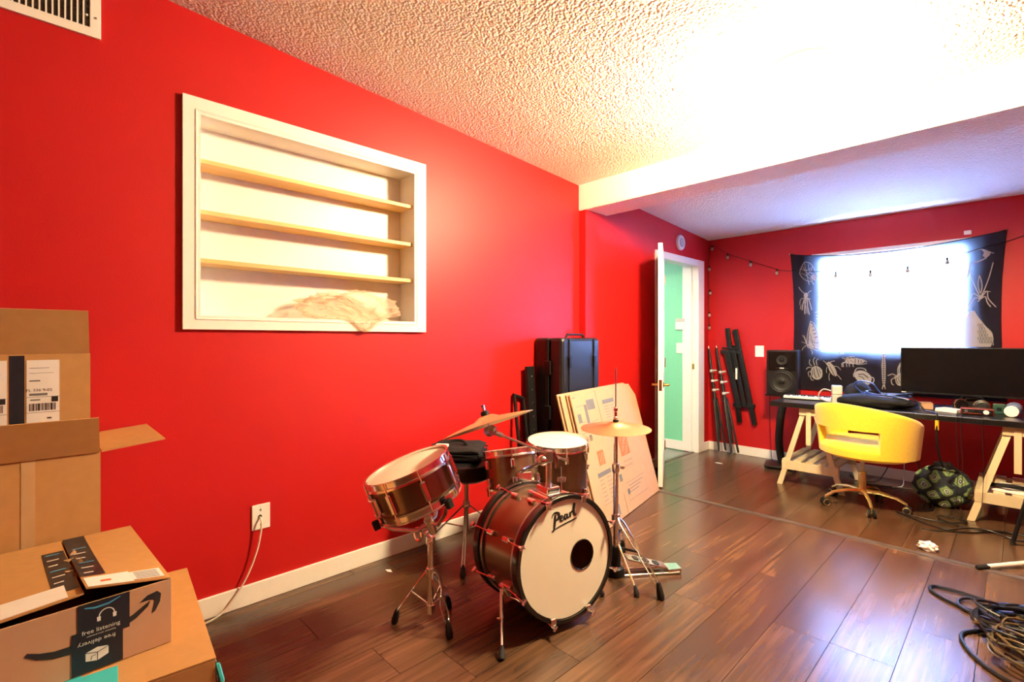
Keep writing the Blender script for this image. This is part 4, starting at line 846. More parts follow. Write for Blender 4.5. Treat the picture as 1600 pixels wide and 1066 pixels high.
for q, dbl in ((V(-1.164, 2.103, 0), True), (V(-1.58, 2.42, 0), True)):
    o = (q - h0); o.z = 0; o.normalize(); sd = V(-o.y, o.x, 0); up_ = h0 + V(0, 0, .30) + o * .022; tip = q + V(0, 0, .055) - o * .015
    for s in (-1, 1):
        P = [up_ + sd * s * .004, up_.lerp(tip, .08) + sd * s * .015, up_.lerp(tip, .42) + sd * s * .015, up_.lerp(tip, .52) + sd * s * .004, up_.lerp(tip, .60) + sd * s * .013, up_.lerp(tip, .92) + sd * s * .013, tip + sd * s * .003]
        lg_ = MB().tube(P, .0045, 6).build('leg_strut', CHROME, t, True)
    MB().cyl(h0 + V(0, 0, .145), up_.lerp(tip, .52), .006).build('brace', BLACKM, t, True)
    foot(lg_, q, -o * .2 + V(0, 0, 1), .075, .019)
q = V(-1.255, 2.041, 0); o = (q - h0).normalized()
lg_ = MB().tube([h0 + V(.03, -.02, .17), q + V(0, 0, .03) - o * .01], [.007, .005], 8).build('spike_leg', GOLD, t, True); foot(lg_, q, -o * .35 + V(0, 0, 1), .05, .014)
heel = V(-1.25, 2.42, 0); toe = h0 + V(.02, .03, 0); pd = (heel - toe).normalized(); ps = V(-pd.y, pd.x, 0)
FB = basis(toe, pd, V(0, 0, 1)); LN = (heel - toe).length
for s in (-1, 1): MB().cyl(toe + ps * s * .035 + V(0, 0, .010), heel + ps * s * .035 + V(0, 0, .010), .004).build('base_rod', CHROME, t, True)
fbd = MB().prism([toe + pd * .02 + ps * .036 + V(0, 0, .085), toe + pd * .02 - ps * .036 + V(0, 0, .085), heel - pd * .065 - ps * .036 + V(0, 0, .028), heel - pd * .065 + ps * .036 + V(0, 0, .028)], (0, 0, .008)).build('footboard', CHROME, t)
MB().prism([heel - pd * .06 + ps * .038 + V(0, 0, .004), heel - pd * .06 - ps * .038 + V(0, 0, .004), heel + pd * .012 - ps * .032 + V(0, 0, .004), heel + pd * .012 + ps * .032 + V(0, 0, .004)], (0, 0, .024)).build('heel_plate', CHROME, t)
for k in range(3):
    c = (toe + pd * (.07 + k * .055)) + V(0, 0, .0955 - (.05 + k * .055) / (LN - .085) * .057); MB().box((-.014, -.018, -.002), (.014, .018, .0022), .001, frame(c, (pd.x * .2, pd.y * .2, 1), pd)).build('tread_print', INKB, fbd)
MB().lathe([(.0, .0), (.045, 0), (.048, .012), (.04, .04), (.024, .05), (0, .05)], frame(h0, (0, 0, 1)), 18).build('pedal_base', BLACKM, t, True)
hc_ = h0 + V(0, 0, .772)
t = thing('hi_hat_cymbal', hc_, 'bronze hi-hat cymbal resting level on its tall rod stand', 'cymbal')
MB().lathe(cymbal_prof(.180, .013, .05, .022), frame(hc_, (.02, -.03, 1)), 64, False, False).build('cymbal_disc', CYMBAL, t, True, 60)
MB().lathe([(.012, .021), (.015, .024), (.015, .032), (.008, .034)], frame(hc_, (.02, -.03, 1)), 14).build('felt_washer', RUBBER, t, True)

# throne with a folded case on it
th0 = V(-2.19, 1.76, 0)
t = thing('drum_throne', th0, 'round black padded drum throne on a chrome tripod by the wall', 'stool')
MB().lathe([(.02, .425), (.12, .428), (.148, .445), (.155, .48), (.150, .52), (.12, .54), (0, .545)], frame(th0, (0, 0, 1)), 32).build('seat_cushion', BLACK, t, True)
MB().cyl(th0 + V(0, 0, .12), th0 + V(0, 0, .43), .0125).build('post', STEEL, t, True)
MB().cyl(th0 + V(0, 0, .26), th0 + V(0, 0, .30), .019).build('collar', STEEL, t, True); wing(t, th0 + V(.012, -.01, .28), (.7, -.7, 0), .014)
for q in (V(-1.977, 1.565, 0), V(-2.42, 1.665, 0), V(-2.13, 2.04, 0)):
    o = (q - th0); o.normalize(); up_ = th0 + V(0, 0, .275); tip = q + V(0, 0, .05) - o * .01; sd = V(-o.y, o.x, 0)
    for s in (-1, 1): lg_ = MB().tube([up_ + sd * s * .006 + o * .015, tip + sd * s * .006], .004, 6).build('leg_strut', STEEL, t, True)
    MB().cyl(th0 + V(0, 0, .15), up_.lerp(tip, .55), .004).build('brace', STEEL, t, True); foot(lg_, q, -o * .3 + V(0, 0, 1), .06, .017)
t = thing('folded_case', th0 + V(0, 0, .545), 'folded black fabric case lying on top of the drum throne', 'bag')
FCs = frame(th0 + V(-.045, -.03, .546), (.03, -.05, 1), (.80, .60, 0))
def pad(name, sx, sy, z0, z1, m, bulge, F_):
    b = MB(); n = 8; vs = []; fs = []
    for s, zz in ((0, z0), (1, z1)):
        for i in range(n + 1):
            for j in range(n + 1):
                u, v = -1 + 2 * i / n, -1 + 2 * j / n; e = max(abs(u), abs(v)) ** 6
                vs.append(F_ @ V(u * sx * (1 - .05 * v * v), v * sy * (1 - .05 * u * u), (z0 + z1) / 2 + ((z1 - z0) / 2 * (1 - .75 * e)) * (1 if s else -1) + bulge * noise.noise(V(u * 2, v * 2, z0 * 20))))
    k = (n + 1) ** 2
    for i in range(n):
        for j in range(n): a = i * (n + 1) + j; fs += [[a, a + 1, a + n + 2, a + n + 1], [k + a + n + 1, k + a + n + 2, k + a + 1, k + a]]
    ring = [j for j in range(n)] + [i * (n + 1) + n for i in range(n)] + [n * (n + 1) + j for j in range(n, 0, -1)] + [i * (n + 1) for i in range(n, 0, -1)]
    for a, c in zip(ring, ring[1:] + ring[:1]): fs.append([c, a, k + a, k + c])
    return b.mesh(vs, fs).build(name, m, t, True, 60)
pad('lower_panel', .160, .118, .002, .042, FABRICB, .004, FCs); pad('upper_panel', .155, .110, .040, .078, FABRICB, .012, FCs)
MB().tube([FCs @ V(x, y, .041) for x, y in ((-.152, -.110), (.152, -.112), (.155, .110), (-.152, .112))], .004, 6, True).build('zip_edge', RUBBER, t, True)
MB().tube(spline([FCs @ V(*p) for p in ((-.05, -.03, .078), (-.03, -.01, .097), (.03, .0, .097), (.06, -.02, .078))], 5), .008, 6).build('handle', FABRICB, t, True)
MB().box((-.105, -.085, .076), (-.035, -.045, .090), .002, FCs).build('white_label', LABEL, t)

# ------------------------------------------------------------------ hard case and folded gear by the wall
t = thing('hard_case', (-2.33, 2.85, 0), 'tall black hard-shell equipment case standing upright against the red wall', 'case')
MB().box((-2.462, 2.615, .03), (-2.335, 3.075, 1.235), .02).build('rear_shell', CASEB, t)
MB().box((-2.330, 2.622, .03), (-2.205, 3.068, 1.235), .025).build('front_shell', CASEB, t)
MB().box((-2.338, 2.612, .04), (-2.328, 3.078, 1.225), .002).build('seam_valance', BLACK, t)
for y in (2.70, 2.99): MB().box((-2.212, y - .008, .10), (-2.196, y + .008, 1.225), .003).build('front_rib', CASEB, t)
for y in (2.70, 2.99): MB().box((-2.206, y - .016, 1.02), (-2.188, y + .016, 1.10), .005).build('latch', BLACK, t)
for z in (.25, .70, 1.02): MB().box((-2.36, 2.600, z - .05), (-2.30, 2.618, z + .05), .005).build('latch', BLACK, t)
MB().tube([(-2.27, 2.74, 1.232), (-2.27, 2.76, 1.258), (-2.27, 2.93, 1.258), (-2.27, 2.95, 1.232)], .009, 8).build('carry_handle', BLACK, t, True)
for y in (2.68, 3.01): MB().cyl((-2.44, y - .02, .035), (-2.44, y + .02, .035), .034).build('wheel', RUBBER, t, True)
for y in (2.68, 3.01): MB().box((-2.26, y - .025, 0), (-2.22, y + .025, .032), .004).build('foot', RUBBER, t)
t = thing('rail_board', (-2.40, 2.55, 0), 'tall black board with a row of silver screws beside the hard case', 'board')
B = basis((-2.37, 2.50, 0), (-.25, .97, 0), (-.055, 0, 1))
MB().box((0, 0, -.012), (.10, 1.03, .012), .003, B).build('board', BLACKM, t)
for k in range(10): MB().lathe([(.008, 0), (.006, .003), (0, .0035)], B @ Matrix.Translation((.06, .10 + k * .095, .012)), 10).build('screw', CHROME, t)
t = thing('folded_stand', (-2.38, 2.41, 0), 'short folded black metal stand leaning against the red wall', 'stand')
for yy, hh in ((2.385, .84), (2.475, .80)): MB().tube([(-2.33, yy, .012), (-2.448, yy + .01, hh)], .012, 8).build('upright', BLACKM, t, True)
MB().tube([(-2.448, 2.385, .835), (-2.448, 2.49, .80)], .012, 8).build('top_bar', BLACKM, t, True)
MB().tube([(-2.343, 2.385, .10), (-2.345, 2.478, .10)], .010, 8).build('cross_bar', BLACKM, t, True)

# flattened moving cartons leaning on the case
def board(t, bl, br, lean, hgt, off, th=.007, dl=0, m=CARD2):
    u = (Vector(br) - Vector(bl)); W = u.length; u.normalize()
    v = Vector(lean) - u * Vector(lean).dot(u); v.normalize(); n = u.cross(v)
    if n.x < 0: n = -n
    F_ = Matrix((u, v, n)).transposed().to_4x4(); F_.translation = Vector(bl) + n * off
    return F_, W
u0 = V(-1.805, 2.50, .003); u1 = V(-2.022, 3.612, .003); ln = V(-.215, -.10, .86)
specs = [(-.052, -.05, .885, 'rearmost flattened moving carton, its edge showing behind the other sheets'), (-.036, -.035, .88, 'second flattened moving carton from the hard case'), (-.020, .02, .88, 'third flattened moving carton from the hard case'), (0, .03, .885, 'front flattened moving carton printed with orange squares and grey bars')]
for k, (off, du, hg, lb) in enumerate(specs):
    t = thing('flattened_carton', (u0 + u1) / 2 + V(off, 0, 0), lb, 'cardboard', 'flattened cartons leaning on the hard case')
    F_, W = board(t, u0, u1, ln, hg, off)
    F_.translation.z += max(0, -off) * .38
    P = [(du, 0), (W, 0), (W, hg - .10), (W - .05, hg - .012 * (k + 1)), (W - .09, hg), (du, hg)]
    MB().prism([F_ @ V(x, y, 0) for x, y in P], F_.to_3x3() @ V(0, 0, .0028)).build('face_liner', CARD2, t)
    MB().prism([F_ @ V(x, y, .0028) for x, y in P], F_.to_3x3() @ V(0, 0, .0024)).build('fluted_core', CARDE, t)
    MB().prism([F_ @ V(x, y, .0052) for x, y in P], F_.to_3x3() @ V(0, 0, .0028)).build('face_liner', CARD2, t)
FR = F_ @ Matrix.Translation((0, 0, .0081)); N_ = FR.to_3x3() @ V(0, 0, 1)
def pr(name, m, x0, y0, x1, y1): MB().box((x0, y0, 0), (x1, y1, .0005), 0, FR).build(name, m, t)
def ln_(pts, wdt=.003, m=INKG): MB().ribbon([FR @ V(x, y, .0004) for x, y in pts], wdt, N_).build('printed_line', m, t)
s0 = .03
# slot between the two upper flaps, then the print
pr('flap_slot', INKB, .40, .655, .404, .885)
pr('printed_bar', INKG, .23, .76, .35, .83); pr('printed_bar', INKG, .185, .67, .225, .80); pr('printed_bar', INKG, .07, .69, .12, .75)
ln_([(.07, .80), (.23, .80)]); ln_([(.25, .75), (.25, .68), (.36, .68)]); ln_([(.12, .69), (.18, .69)]); pr('printed_bar', INKG, .05, .855, .085, .865)
for k in range(3): ln_([(.08, .655 - k * .018), (.30, .655 - k * .018)], .004)
pr('printed_bar', INKG, .48, .775, .68, .805)
for k in range(6): ln_([(.49, .755 - k * .020), (.58, .755 - k * .020)], .004); ln_([(.60, .755 - k * .020), (.66, .755 - k * .020)], .004)
ln_([(.47, .62), (.70, .62), (.70, .77)], .003)
def logo(x0, y0, s):
    g = s / 9
    sq_ = MB().prism([FR @ V(*p, 0) for p in ((x0, y0), (x0 + s, y0), (x0 + s, y0 + s), (x0, y0 + s))], N_ * .0004).build('orange_square', INKO, t)
    for i, wdx in enumerate(('THE', 'HOME', 'DEPOT')):
        T = FR @ Matrix.Translation((x0 + s * (.27 + .23 * i), y0 + s * (.73 - .23 * i), .0007)) @ Matrix.Rotation(math.radians(45), 4, 'Z')
        text('stencil_lettering', wdx, s * (.16, .30, .27)[i], T, CARD2, sq_)
logo(.585, .375, .165); logo(.215, .385, .095)
text('slogan_text', 'More saving.', .030, FR @ Matrix.Translation((.60, .335, .0006)), INKG, t, 'LEFT'); text('slogan_text', 'More doing.', .030, FR @ Matrix.Translation((.60, .300, .0006)), INKG, t, 'LEFT')
pr('printed_bar', INKG, .155, .315, .36, .345)
for k in range(6): ln_([(.165, .295 - k * .026), (.23, .295 - k * .026)], .004); ln_([(.27, .295 - k * .026), (.34, .295 - k * .026)], .004)
ln_([(.15, .14), (.38, .14)], .003); pr('printed_bar', INKG, .46, .22, .51, .27); pr('printed_bar', INKG, .165, .56, .205, .60); pr('printed_bar', CARD2, .172, .567, .198, .593)
for k in range(3): ln_([(.59, .165 - k * .022), (.86 - k * .05, .165 - k * .022)], .005)
ln_([(.545, .07), (.90, .07), (.90, .19), (.545, .19), (.545, .07)], .003)
MB().lathe([(.022, 0), (.022, .0005), (.012, .0005), (.012, 0)], FR @ Matrix.Translation((.565, .13, 0)), 20).build('recycle_mark', INKG, t)
pr('printed_bar', INKG, .30, .03, .36, .10)
pr('flap_slot', INKB, .47, 0, .474, .14)

# ------------------------------------------------------------------ back wall fittings
t = thing('light_switch', (-1.863, YB, 1.1), 'white light switch plate on the red back wall', 'switch')
MB().box((-1.906, YB - .007, 1.042), (-1.820, YB, 1.158), .003).build('plate', PLASTIC, t); MB().box((-1.872, YB - .012, 1.088), (-1.854, YB - .006, 1.112), .002).build('toggle', PLASTIC, t)
t = thing('smoke_detector', (XF, 4.715, 2.212), 'round white detector on the wall above the open door', 'detector')
MB().lathe([(.078, 0), (.078, .016), (.070, .026), (0, .028)], frame((XF, 4.715, 2.212), (1, 0, 0)), 32).build('housing', PLASTIC, t, True)
MB().lathe([(.05, .0275), (.05, .031), (.045, .032), (0, .032)], frame((XF, 4.715, 2.212), (1, 0, 0)), 24).build('grille', GREYP, t, True)
t = thing('thermostat', (-2.60, 5.12, 1.38), 'white thermostat box on the green hallway wall', 'thermostat')
MB().box((-2.65, 5.10, 1.33), (-2.545, 5.12, 1.415), .004).build('housing', PLASTIC, t); MB().box((-2.65, 5.102, 1.417), (-2.545, 5.12, 1.455), .003).build('display', GREYP, t)
t = thing('hall_switch', (-2.60, 5.12, 1.12), 'white switch plate below the thermostat on the green wall', 'switch')
MB().box((-2.645, 5.113, 1.07), (-2.548, 5.12, 1.185), .003).build('plate', PLASTIC, t); MB().box((-2.606, 5.106, 1.115), (-2.590, 5.114, 1.14), .002).build('toggle', PLASTIC, t)

# tapestry pinned over the window
def cy(x, z): return 5.375 + .002 * math.sin(7 * x + 2 * z) + .002 * math.sin(17 * x - 5 * z)
TX0, TX1, TZ1, TZ0 = -1.571, -.053, 2.072, .735
t = thing('tapestry', (-.81, 5.35, TZ0), 'black tapestry with white insect drawings pinned over the bright window', 'tapestry')
nx, nz = 48, 40; vs = []; fs = []
for i in range(nx + 1):
    for j in range(nz + 1):
        f, g = i / nx, j / nz
        sag = .085 * math.sin(PI * f) ** .8 * (1 - .2 * f)
        ztop = TZ1 - sag; x = TX0 + (TX1 - TX0) * f
        pin = .035 * (4 * g * (1 - g)); x += pin * (1 if f < .5 else -1) * abs(2 * f - 1) ** 3
        z = TZ0 + (ztop - TZ0) * g; vs.append((x, cy(x, z), z))
for i in range(nx):
    for j in range(nz): a = i * (nz + 1) + j; fs.append([a, a + nz + 1, a + nz + 2, a + 1])
MB().mesh(vs, fs).build('cloth', TAPCL, t, True, 80)
b = MB(); b.tube([(x, cy(x, z) - .001, z) for x, z in [(v[0], v[2]) for v in [vs[i * (nz + 1) + nz] for i in range(nx + 1)]]], .0035, 6).build('hem', FABRICB, t, True)
for x in (TX0 + .004, TX1 - .004): MB().sphere((x, 5.343, TZ1 - .006), .006, sub=1).build('push_pin', STEEL, t)
for nm, lines, fills, darks in INSECTS:
    b = MB(); N2 = V(0, -1, 0)
    for pl in fills: b.poly([(x, cy(x, z) - .0025, z) for x, z in pl])
    for wdt, pl in lines:
        q = spline([V(x, 0, z) for x, z in pl], 4) if len(pl) > 2 else [V(x, 0, z) for x, z in pl]
        b.ribbon([(p.x, cy(p.x, p.z) - .003, p.z) for p in q], wdt, N2)
    dr_ = b.build(nm + '_drawing', TAPPR, t)
    if darks:
        b = MB()
        for wdt, pl in darks: b.ribbon([(x, cy(x, z) - .0045, z) for x, z in pl], wdt, N2)
        b.build('ink_lines', TAPCL, dr_)
o = centre(MB().box((-.30, 5.374, 2.068), (-.255, 5.388, 2.10), .002).build('wall_tab', PLASTIC)); tag(o, 'small white tab on the wall above the tapestry corner', 'tab')

# string lights along the back wall and down the corner
t = thing('string_lights', (-1.9, 5.37, 1.38), 'string of small bulbs on a dark wire along the back wall', 'string lights')
BULB = mat('bulb_glass', (.42, .38, .34), .08, .3)
wire = [(-2.385, 5.375, 1.36), (-2.388, 5.37, 1.6), (-2.388, 5.372, 1.9), (-2.385, 5.372, 2.15), (-2.36, 5.376, 2.275), (-2.18, 5.378, 2.15), (-1.945, 5.378, 2.045), (-1.69, 5.378, 1.932), (-1.56, 5.345, 1.90), (-1.172, 5.325, 1.85), (-.908, 5.32, 1.835), (-.648, 5.322, 1.845), (-.397, 5.325, 1.888), (-.14, 5.33, 1.955), (-.04, 5.372, 1.985), (.3, 5.376, 2.10)]
MB().tube(spline(wire, 6), .0028, 6).build('wire', CABLEB, t, True)
for p, dn in (((-2.351, 5.366, 2.262), 1), ((-2.183, 5.366, 2.150), 1), ((-1.945, 5.366, 2.045), 1), ((-1.691, 5.366, 1.932), 1), ((-1.172, 5.316, 1.850), 1), ((-.908, 5.312, 1.835), 1), ((-.648, 5.312, 1.845), 1), ((-.397, 5.316, 1.888), 1), ((-2.38, 5.36, 2.04), 1), ((-2.372, 5.36, 1.775), 1), ((-2.38, 5.36, 1.53), 1), ((-2.38, 5.36, 1.39), 1)):
    sk = MB().cyl(V(*p), V(*p) - V(0, 0, .022), .008).build('socket', RUBBER, t, True)
    MB().lathe([(.007, -.02), (.014, -.032), (.016, -.042), (.011, -.054), (0, -.060)], Matrix.Translation(p), 12).build('bulb', BULB, sk, True)

# folded tripod stands in the corner
def lstand(base, top, label, bands):
    t = thing('tripod_stand', base, label, 'stand', 'folded tripod stands in the corner')
    base, top = Vector(base), Vector(top); d0 = (top - base).normalized(); L = (top - base).length; sd = V(1, 0, 0); sd = (sd - d0 * sd.dot(d0)).normalized(); fw = d0.cross(sd)
    MB().cyl(base + d0 * .12, base + d0 * L * .72, .017).build('lower_tube', BLACKM, t, True)
    MB().cyl(base + d0 * L * .7, top, .0125).build('upper_tube', BLACKM, t, True)
    MB().tube([top, top + d0 * .03], [.006, .004], 8).build('spigot', STEEL, t, True)
    for h in bands:
        cc_ = MB().lathe([(.018, -.013), (.020, -.010), (.020, .010), (.018, .013)], frame(base + d0 * h, d0), 14).build('clamp_collar', GREYP, t, True)
        MB().cyl(base + d0 * h, base + d0 * h + sd * .055, .009).build('clamp_knob', GREYP, cc_, True)
    for a in (.4, 2.5, 4.6):
        o = sd * math.cos(a) + fw * math.sin(a)
        lg_ = MB().tube([base + d0 * L * .50 + o * .02, base + d0 * .03 + o * .042], .0115, 8).build('leg', BLACKM, t, True)
        MB().tube([base + d0 * .06 + o * .040, base + d0 * .03 + o * .042, base + d0 * .016 + o * .043], [.011, .011, .008], 8).build('rubber_foot', RUBBER, lg_, True)
        MB().cyl(base + d0 * .25 + o * .012, base + d0 * .33 + o * .034, .005).build('brace', BLACKM, t)
    MB().lathe([(.024, -.02), (.026, 0), (.024, .02)], frame(base + d0 * L * .5, d0), 14).build('leg_collar', BLACKM, t, True)
lstand((-2.175, 5.19, .03), (-2.375, 5.335, 1.12), 'folded black tripod stand nearest the door, with three grey clamps', (.66, .76, .87))
lstand((-2.035, 5.17, .03), (-2.29, 5.335, 1.13), 'folded black tripod stand with grey clamps, beside the hanging keyboard stand', (.64, .76, .87))
t = thing('keyboard_stand', (-2.03, 5.33, .35), 'folded black keyboard stand hanging high on the red back wall', 'stand')
def bar(a, b_, w_, nm, m=BLACKM):
    a, b_ = Vector(a), Vector(b_); MB().box((-w_, -.015, 0), (w_, .015, (b_ - a).length), .004, frame(a, b_ - a, (1, 0, 0))).build(nm, m, t)
bar((-2.045, 5.345, .345), (-2.175, 5.345, 1.345), .022, 'tube'); bar((-1.895, 5.345, .335), (-2.095, 5.345, 1.33), .024, 'tube')
bar((-2.04, 5.318, .50), (-2.175, 5.318, 1.10), .026, 'folded_leg'); bar((-1.985, 5.318, .52), (-2.10, 5.318, 1.10), .020, 'folded_leg')
for z, x in ((.53, -2.0), (1.09, -2.13)): MB().box((x - .11, 5.318, z - .022), (x + .11, 5.356, z + .022), .006).build('cross_bracket', BLACKM, t)
MB().cyl((-2.22, 5.318, 1.13), (-2.05, 5.318, 1.12), .010).build('locking_bar', BLACKM, t)
MB().box((-2.075, 5.302, .80), (-2.055, 5.3035, .92)).build('side_print', INKW, t); MB().cyl((-2.12, 5.38, 1.12), (-2.12, 5.32, 1.12), .006).build('wall_hook', STEEL, t)
MB().box((-2.15, 5.36, 1.08), (-2.09, YB, 1.16), .003).build('hook_plate', BLACKM, t)

# ------------------------------------------------------------------ desk
DT, DB, DF, DK = .700, .660, 4.46, 5.20
o = centre(MB().box((-1.46, DF, DB), (.42, DK, DT), .003).build('desk_top', DESKT)); tag(o, 'long black desk top resting on two pine trestles', 'table')
def trestle(xc, label):
    t = thing('trestle', (xc, 4.8, 0), label, 'trestle', 'pine trestles under the black desk')
    for y in (4.53, 5.10):
        for s in (-1, 1):
            P = [(xc + s * .242, y), (xc + s * .205, y)]
            a0, a1, b0, b1 = xc + s * .243, xc + s * .203, xc + s * .062, xc + s * .024
            MB().prism([(a0, y - .012, 0), (a1, y - .012, 0), (b1, y - .012, .625), (b0, y - .012, .625)], (0, .024, 0)).build('leg', PINEX, t)
        MB().box((xc - .072, y - .024, .60), (xc + .072, y + .014, DB), .002).build('head_block', PINEX, t)
        MB().box((xc - .020, y - .030, .36), (xc + .016, y - .0245, .64), .001).build('height_post', PINEX, t)
        MB().box((xc - .205, y - .016, .135), (xc + .205, y + .016, .205), .002).build('shelf_rail', PINEX, t)
    MB().box((xc - .03, 4.54, DB - .045), (xc + .03, 5.09, DB - .001), .002).build('top_beam', PINEX, t)
    for k in range(5):
        x = xc - .175 + k * .0875; MB().box((x - .028, 4.52, .2055), (x + .028, 5.11, .218), .002).build('shelf_slat', PINEX, t)
trestle(-1.18, 'pale pine trestle with slatted shelf at the speaker end of the desk'); trestle(.005, 'pale pine trestle at the patterned bag end of the desk')
o = centre(MB().prism([(-.12, 4.55, .222), (.10, 4.52, .222), (.14, 4.78, .222), (-.08, 4.80, .222)], (0, 0, .012)).build('paper_stack', PAPER)); tag(o, 'white papers lying on the shelf of the trestle beside the bag', 'papers')
o = MB().tube(spline([(-.14, 4.60, .245), (-.05, 4.56, .262), (.05, 4.60, .250), (.16, 4.56, .25)], 6), .013, 8).build('strap', FABRICB, None, True); tag(centre(o), 'dark strap lying across the papers on the trestle shelf', 'strap')

# monitor
t = thing('monitor', (-.235, 5.0, DT), 'wide black computer monitor switched off on the desk', 'monitor')
MB().box((-.648, 4.945, .800), (.178, 4.975, 1.160), .006).build('housing', BLACK, t); MB().box((-.640, 4.9435, .815), (.170, 4.9455, 1.152)).build('screen', SCREEN, t)
MB().box((-.645, 4.9425, .803), (.175, 4.946, .813)).build('bezel_strip', BLACKM, t); MB().box((-.640, 4.9420, .804), (-.612, 4.9435, .809)).build('badge', LABEL, t)
MB().box((-.27, 4.965, DT + .01), (-.20, 5.0, .95), .004).build('stand_neck', BLACKM, t); MB().box((-.36, 4.90, DT + .0005), (-.11, 5.10, DT + .012), .003).build('stand_base', BLACKM, t)

# studio speaker on its stand
s0 = V(-1.575, 5.09, 0)
t = thing('speaker_stand', s0, 'black speaker stand with one curved post left of the desk', 'speaker stand')
MB().box((-.13, -.12, .012), (.13, .12, .034), .004, Matrix.Translation(s0) @ Matrix.Rotation(math.radians(14), 4, 'Z')).build('base_plate', BLACKM, t)
for a, b_ in ((-.11, -.10), (.11, -.10), (-.11, .10), (.11, .10)):
    q = Matrix.Translation(s0) @ Matrix.Rotation(math.radians(14), 4, 'Z') @ V(a, b_, 0); MB().lathe([(.008, 0), (.011, .006), (.006, .014)], Matrix.Translation(q), 10).build('spike_foot', STEEL, t, True)
pts = [s0 + V(.02, .02, .03), s0 + V(.0, .02, .10), s0 + V(-.015, .02, .25), s0 + V(-.005, .02, .45), s0 + V(.02, .02, .60), s0 + V(.04, .02, .69)]
b = MB(); b.tube(spline(pts, 5), .034, 12); b.build('post', BLACKM, t, True)
MB().box((-.10, -.11, .688), (.12, .12, .705), .003, Matrix.Translation(s0)).build('top_plate', BLACKM, t)
SP = Matrix.Translation(s0 + V(.03, .0, .706)) @ Matrix.Rotation(math.radians(10), 4, 'Z')
t = thing('studio_speaker', s0 + V(.03, 0, .706), 'black two-way studio speaker standing on the curved-post stand', 'speaker')
MB().box((-.128, -.12, 0), (.128, .14, .415), .008, SP).build('cabinet', BLACK, t)
MB().prism([SP @ V(x, -.1205, z) for x, z in ((-.112, .225), (.112, .225), (.112, .40), (-.112, .40))], SP.to_3x3() @ V(0, -.006, 0)).build('horn_plate', SCREEN, t)
FS = SP @ Matrix.Translation((0, -.121, .125)) @ Matrix.Rotation(PI / 2, 4, 'X')
MB().lathe([(.108, 0), (.108, .007), (.100, .009), (.092, .006)], FS, 36, True, False).build('woofer_ring', BLACKM, t, True)
wc_ = MB().lathe([(.093, .005), (.084, .009), (.076, .004), (.030, -.0), (.028, .001)], FS, 36, False, True).build('woofer_cone', CONE, t, True)
MB().sphere(SP @ V(0, -.124, .125), .026, (1, .35, 1)).build('dust_cap', BLACK, wc_, True)
FH = SP @ Matrix.Translation((0, -.1265, .325)) @ Matrix.Rotation(PI / 2, 4, 'X')
th_ = MB().lathe([(.045, 0), (.045, .003), (.020, -.0), (.0, .0)], FH, 24, False, False).build('tweeter_horn', CONE, t, True); MB().sphere(SP @ V(0, -.127, .325), .013, (1, .4, 1)).build('tweeter_dome', BLACK, th_, True)
MB().box((-.05, -.1285, .243), (.05, -.1265, .256), 0, SP).build('badge_plate', BLACK, t); MB().box((-.018, -.1295, .246), (.018, -.1284, .254), 0, SP).build('badge', LABEL, t)

# desk items
t = thing('music_keyboard', (-1.25, 4.80, DT), 'small piano keyboard with white keys at the left end of the desk', 'keyboard')
KB = Matrix.Translation((-1.255, 4.80, DT + .0005)) @ Matrix.Rotation(math.radians(7), 4, 'Z')
MB().box((-.19, -.06, 0), (.19, .10, .024), .004, KB).build('body', BLACK, t)
for k in range(22): MB().box((-.185 + k * .0168, -.066, .010), (-.1693 + k * .0168, .035, .030), .001, KB).build('white_key', PLASTIC, t)
for k in range(21):
    if k % 7 in (2, 6): continue
    MB().box((-.1745 + k * .0168, -.022, .029), (-.164 + k * .0168, .035, .038), .001, KB).build('black_key', BLACK, t)
t = thing('white_adapter', (-1.015, 4.62, DT), 'off-white box-shaped device standing at the end of the piano keyboard', 'device')
AD = Matrix.Translation((-1.015, 4.64, DT + .0005)) @ Matrix.Rotation(math.radians(20), 4, 'Z')
MB().box((-.035, -.03, 0), (.035, .03, .075), .006, AD).build('lower_case', GREYP, t); MB().box((-.035, -.03, .077), (.035, .03, .150), .006, AD).build('upper_case', GREYP, t)
MB().tube(spline([AD @ V(-.03, .03, .10), AD @ V(-.09, .05, .11), AD @ V(-.12, .06, .05), AD @ V(-.06, .08, .012), AD @ V(.02, .08, .01)], 6), .005, 6).build('cord', GREYP, t, True)
def lump(name, c, rad, m, label, cat, seed, amp=.12, flat=True, freq=5):
    def fit(p):
        if p.z < c[2] - rad[2] * .7: p.z = c[2] - rad[2] * .7
        return p
    o = crumple(name, m, c, rad, fit, 4, seed, amp, freq, label, cat); o.data.polygons.foreach_set('use_smooth', [True] * len(o.data.polygons)); return o
lump('gig_bag', (-.765, 4.66, DT + .0412), (.245, .135, .058), FABRICB, 'soft black gig bag lying flat on the desk behind the chair', 'bag', 1.3)
lump('camera_pouch', (-.91, 4.84, DT + .0705), (.095, .08, .10), FABRICB, 'upright dark pouch beside the off-white device on the desk', 'bag', 5.2)
def cable(name, pts, r, m, label, cat='cable', group=None, n=7, closed=False):
    o = MB().tube(spline(pts, n, closed), r, 6, closed).build(name, m, None, True); return tag(centre(o), label, cat, group)
cable('blue_cable', [(-.86, 4.70, .80), (-.90, 4.66, .86), (-.86, 4.64, .895), (-.78, 4.64, .88), (-.72, 4.66, .80), (-.62, 4.62, .79), (-.55, 4.68, .79), (-.60, 4.73, .80), (-.70, 4.72, .80), (-.66, 4.60, .80), (-.55, 4.58, .78)], .006, CABLEBL, 'coiled blue cable on top of the black gig bag')
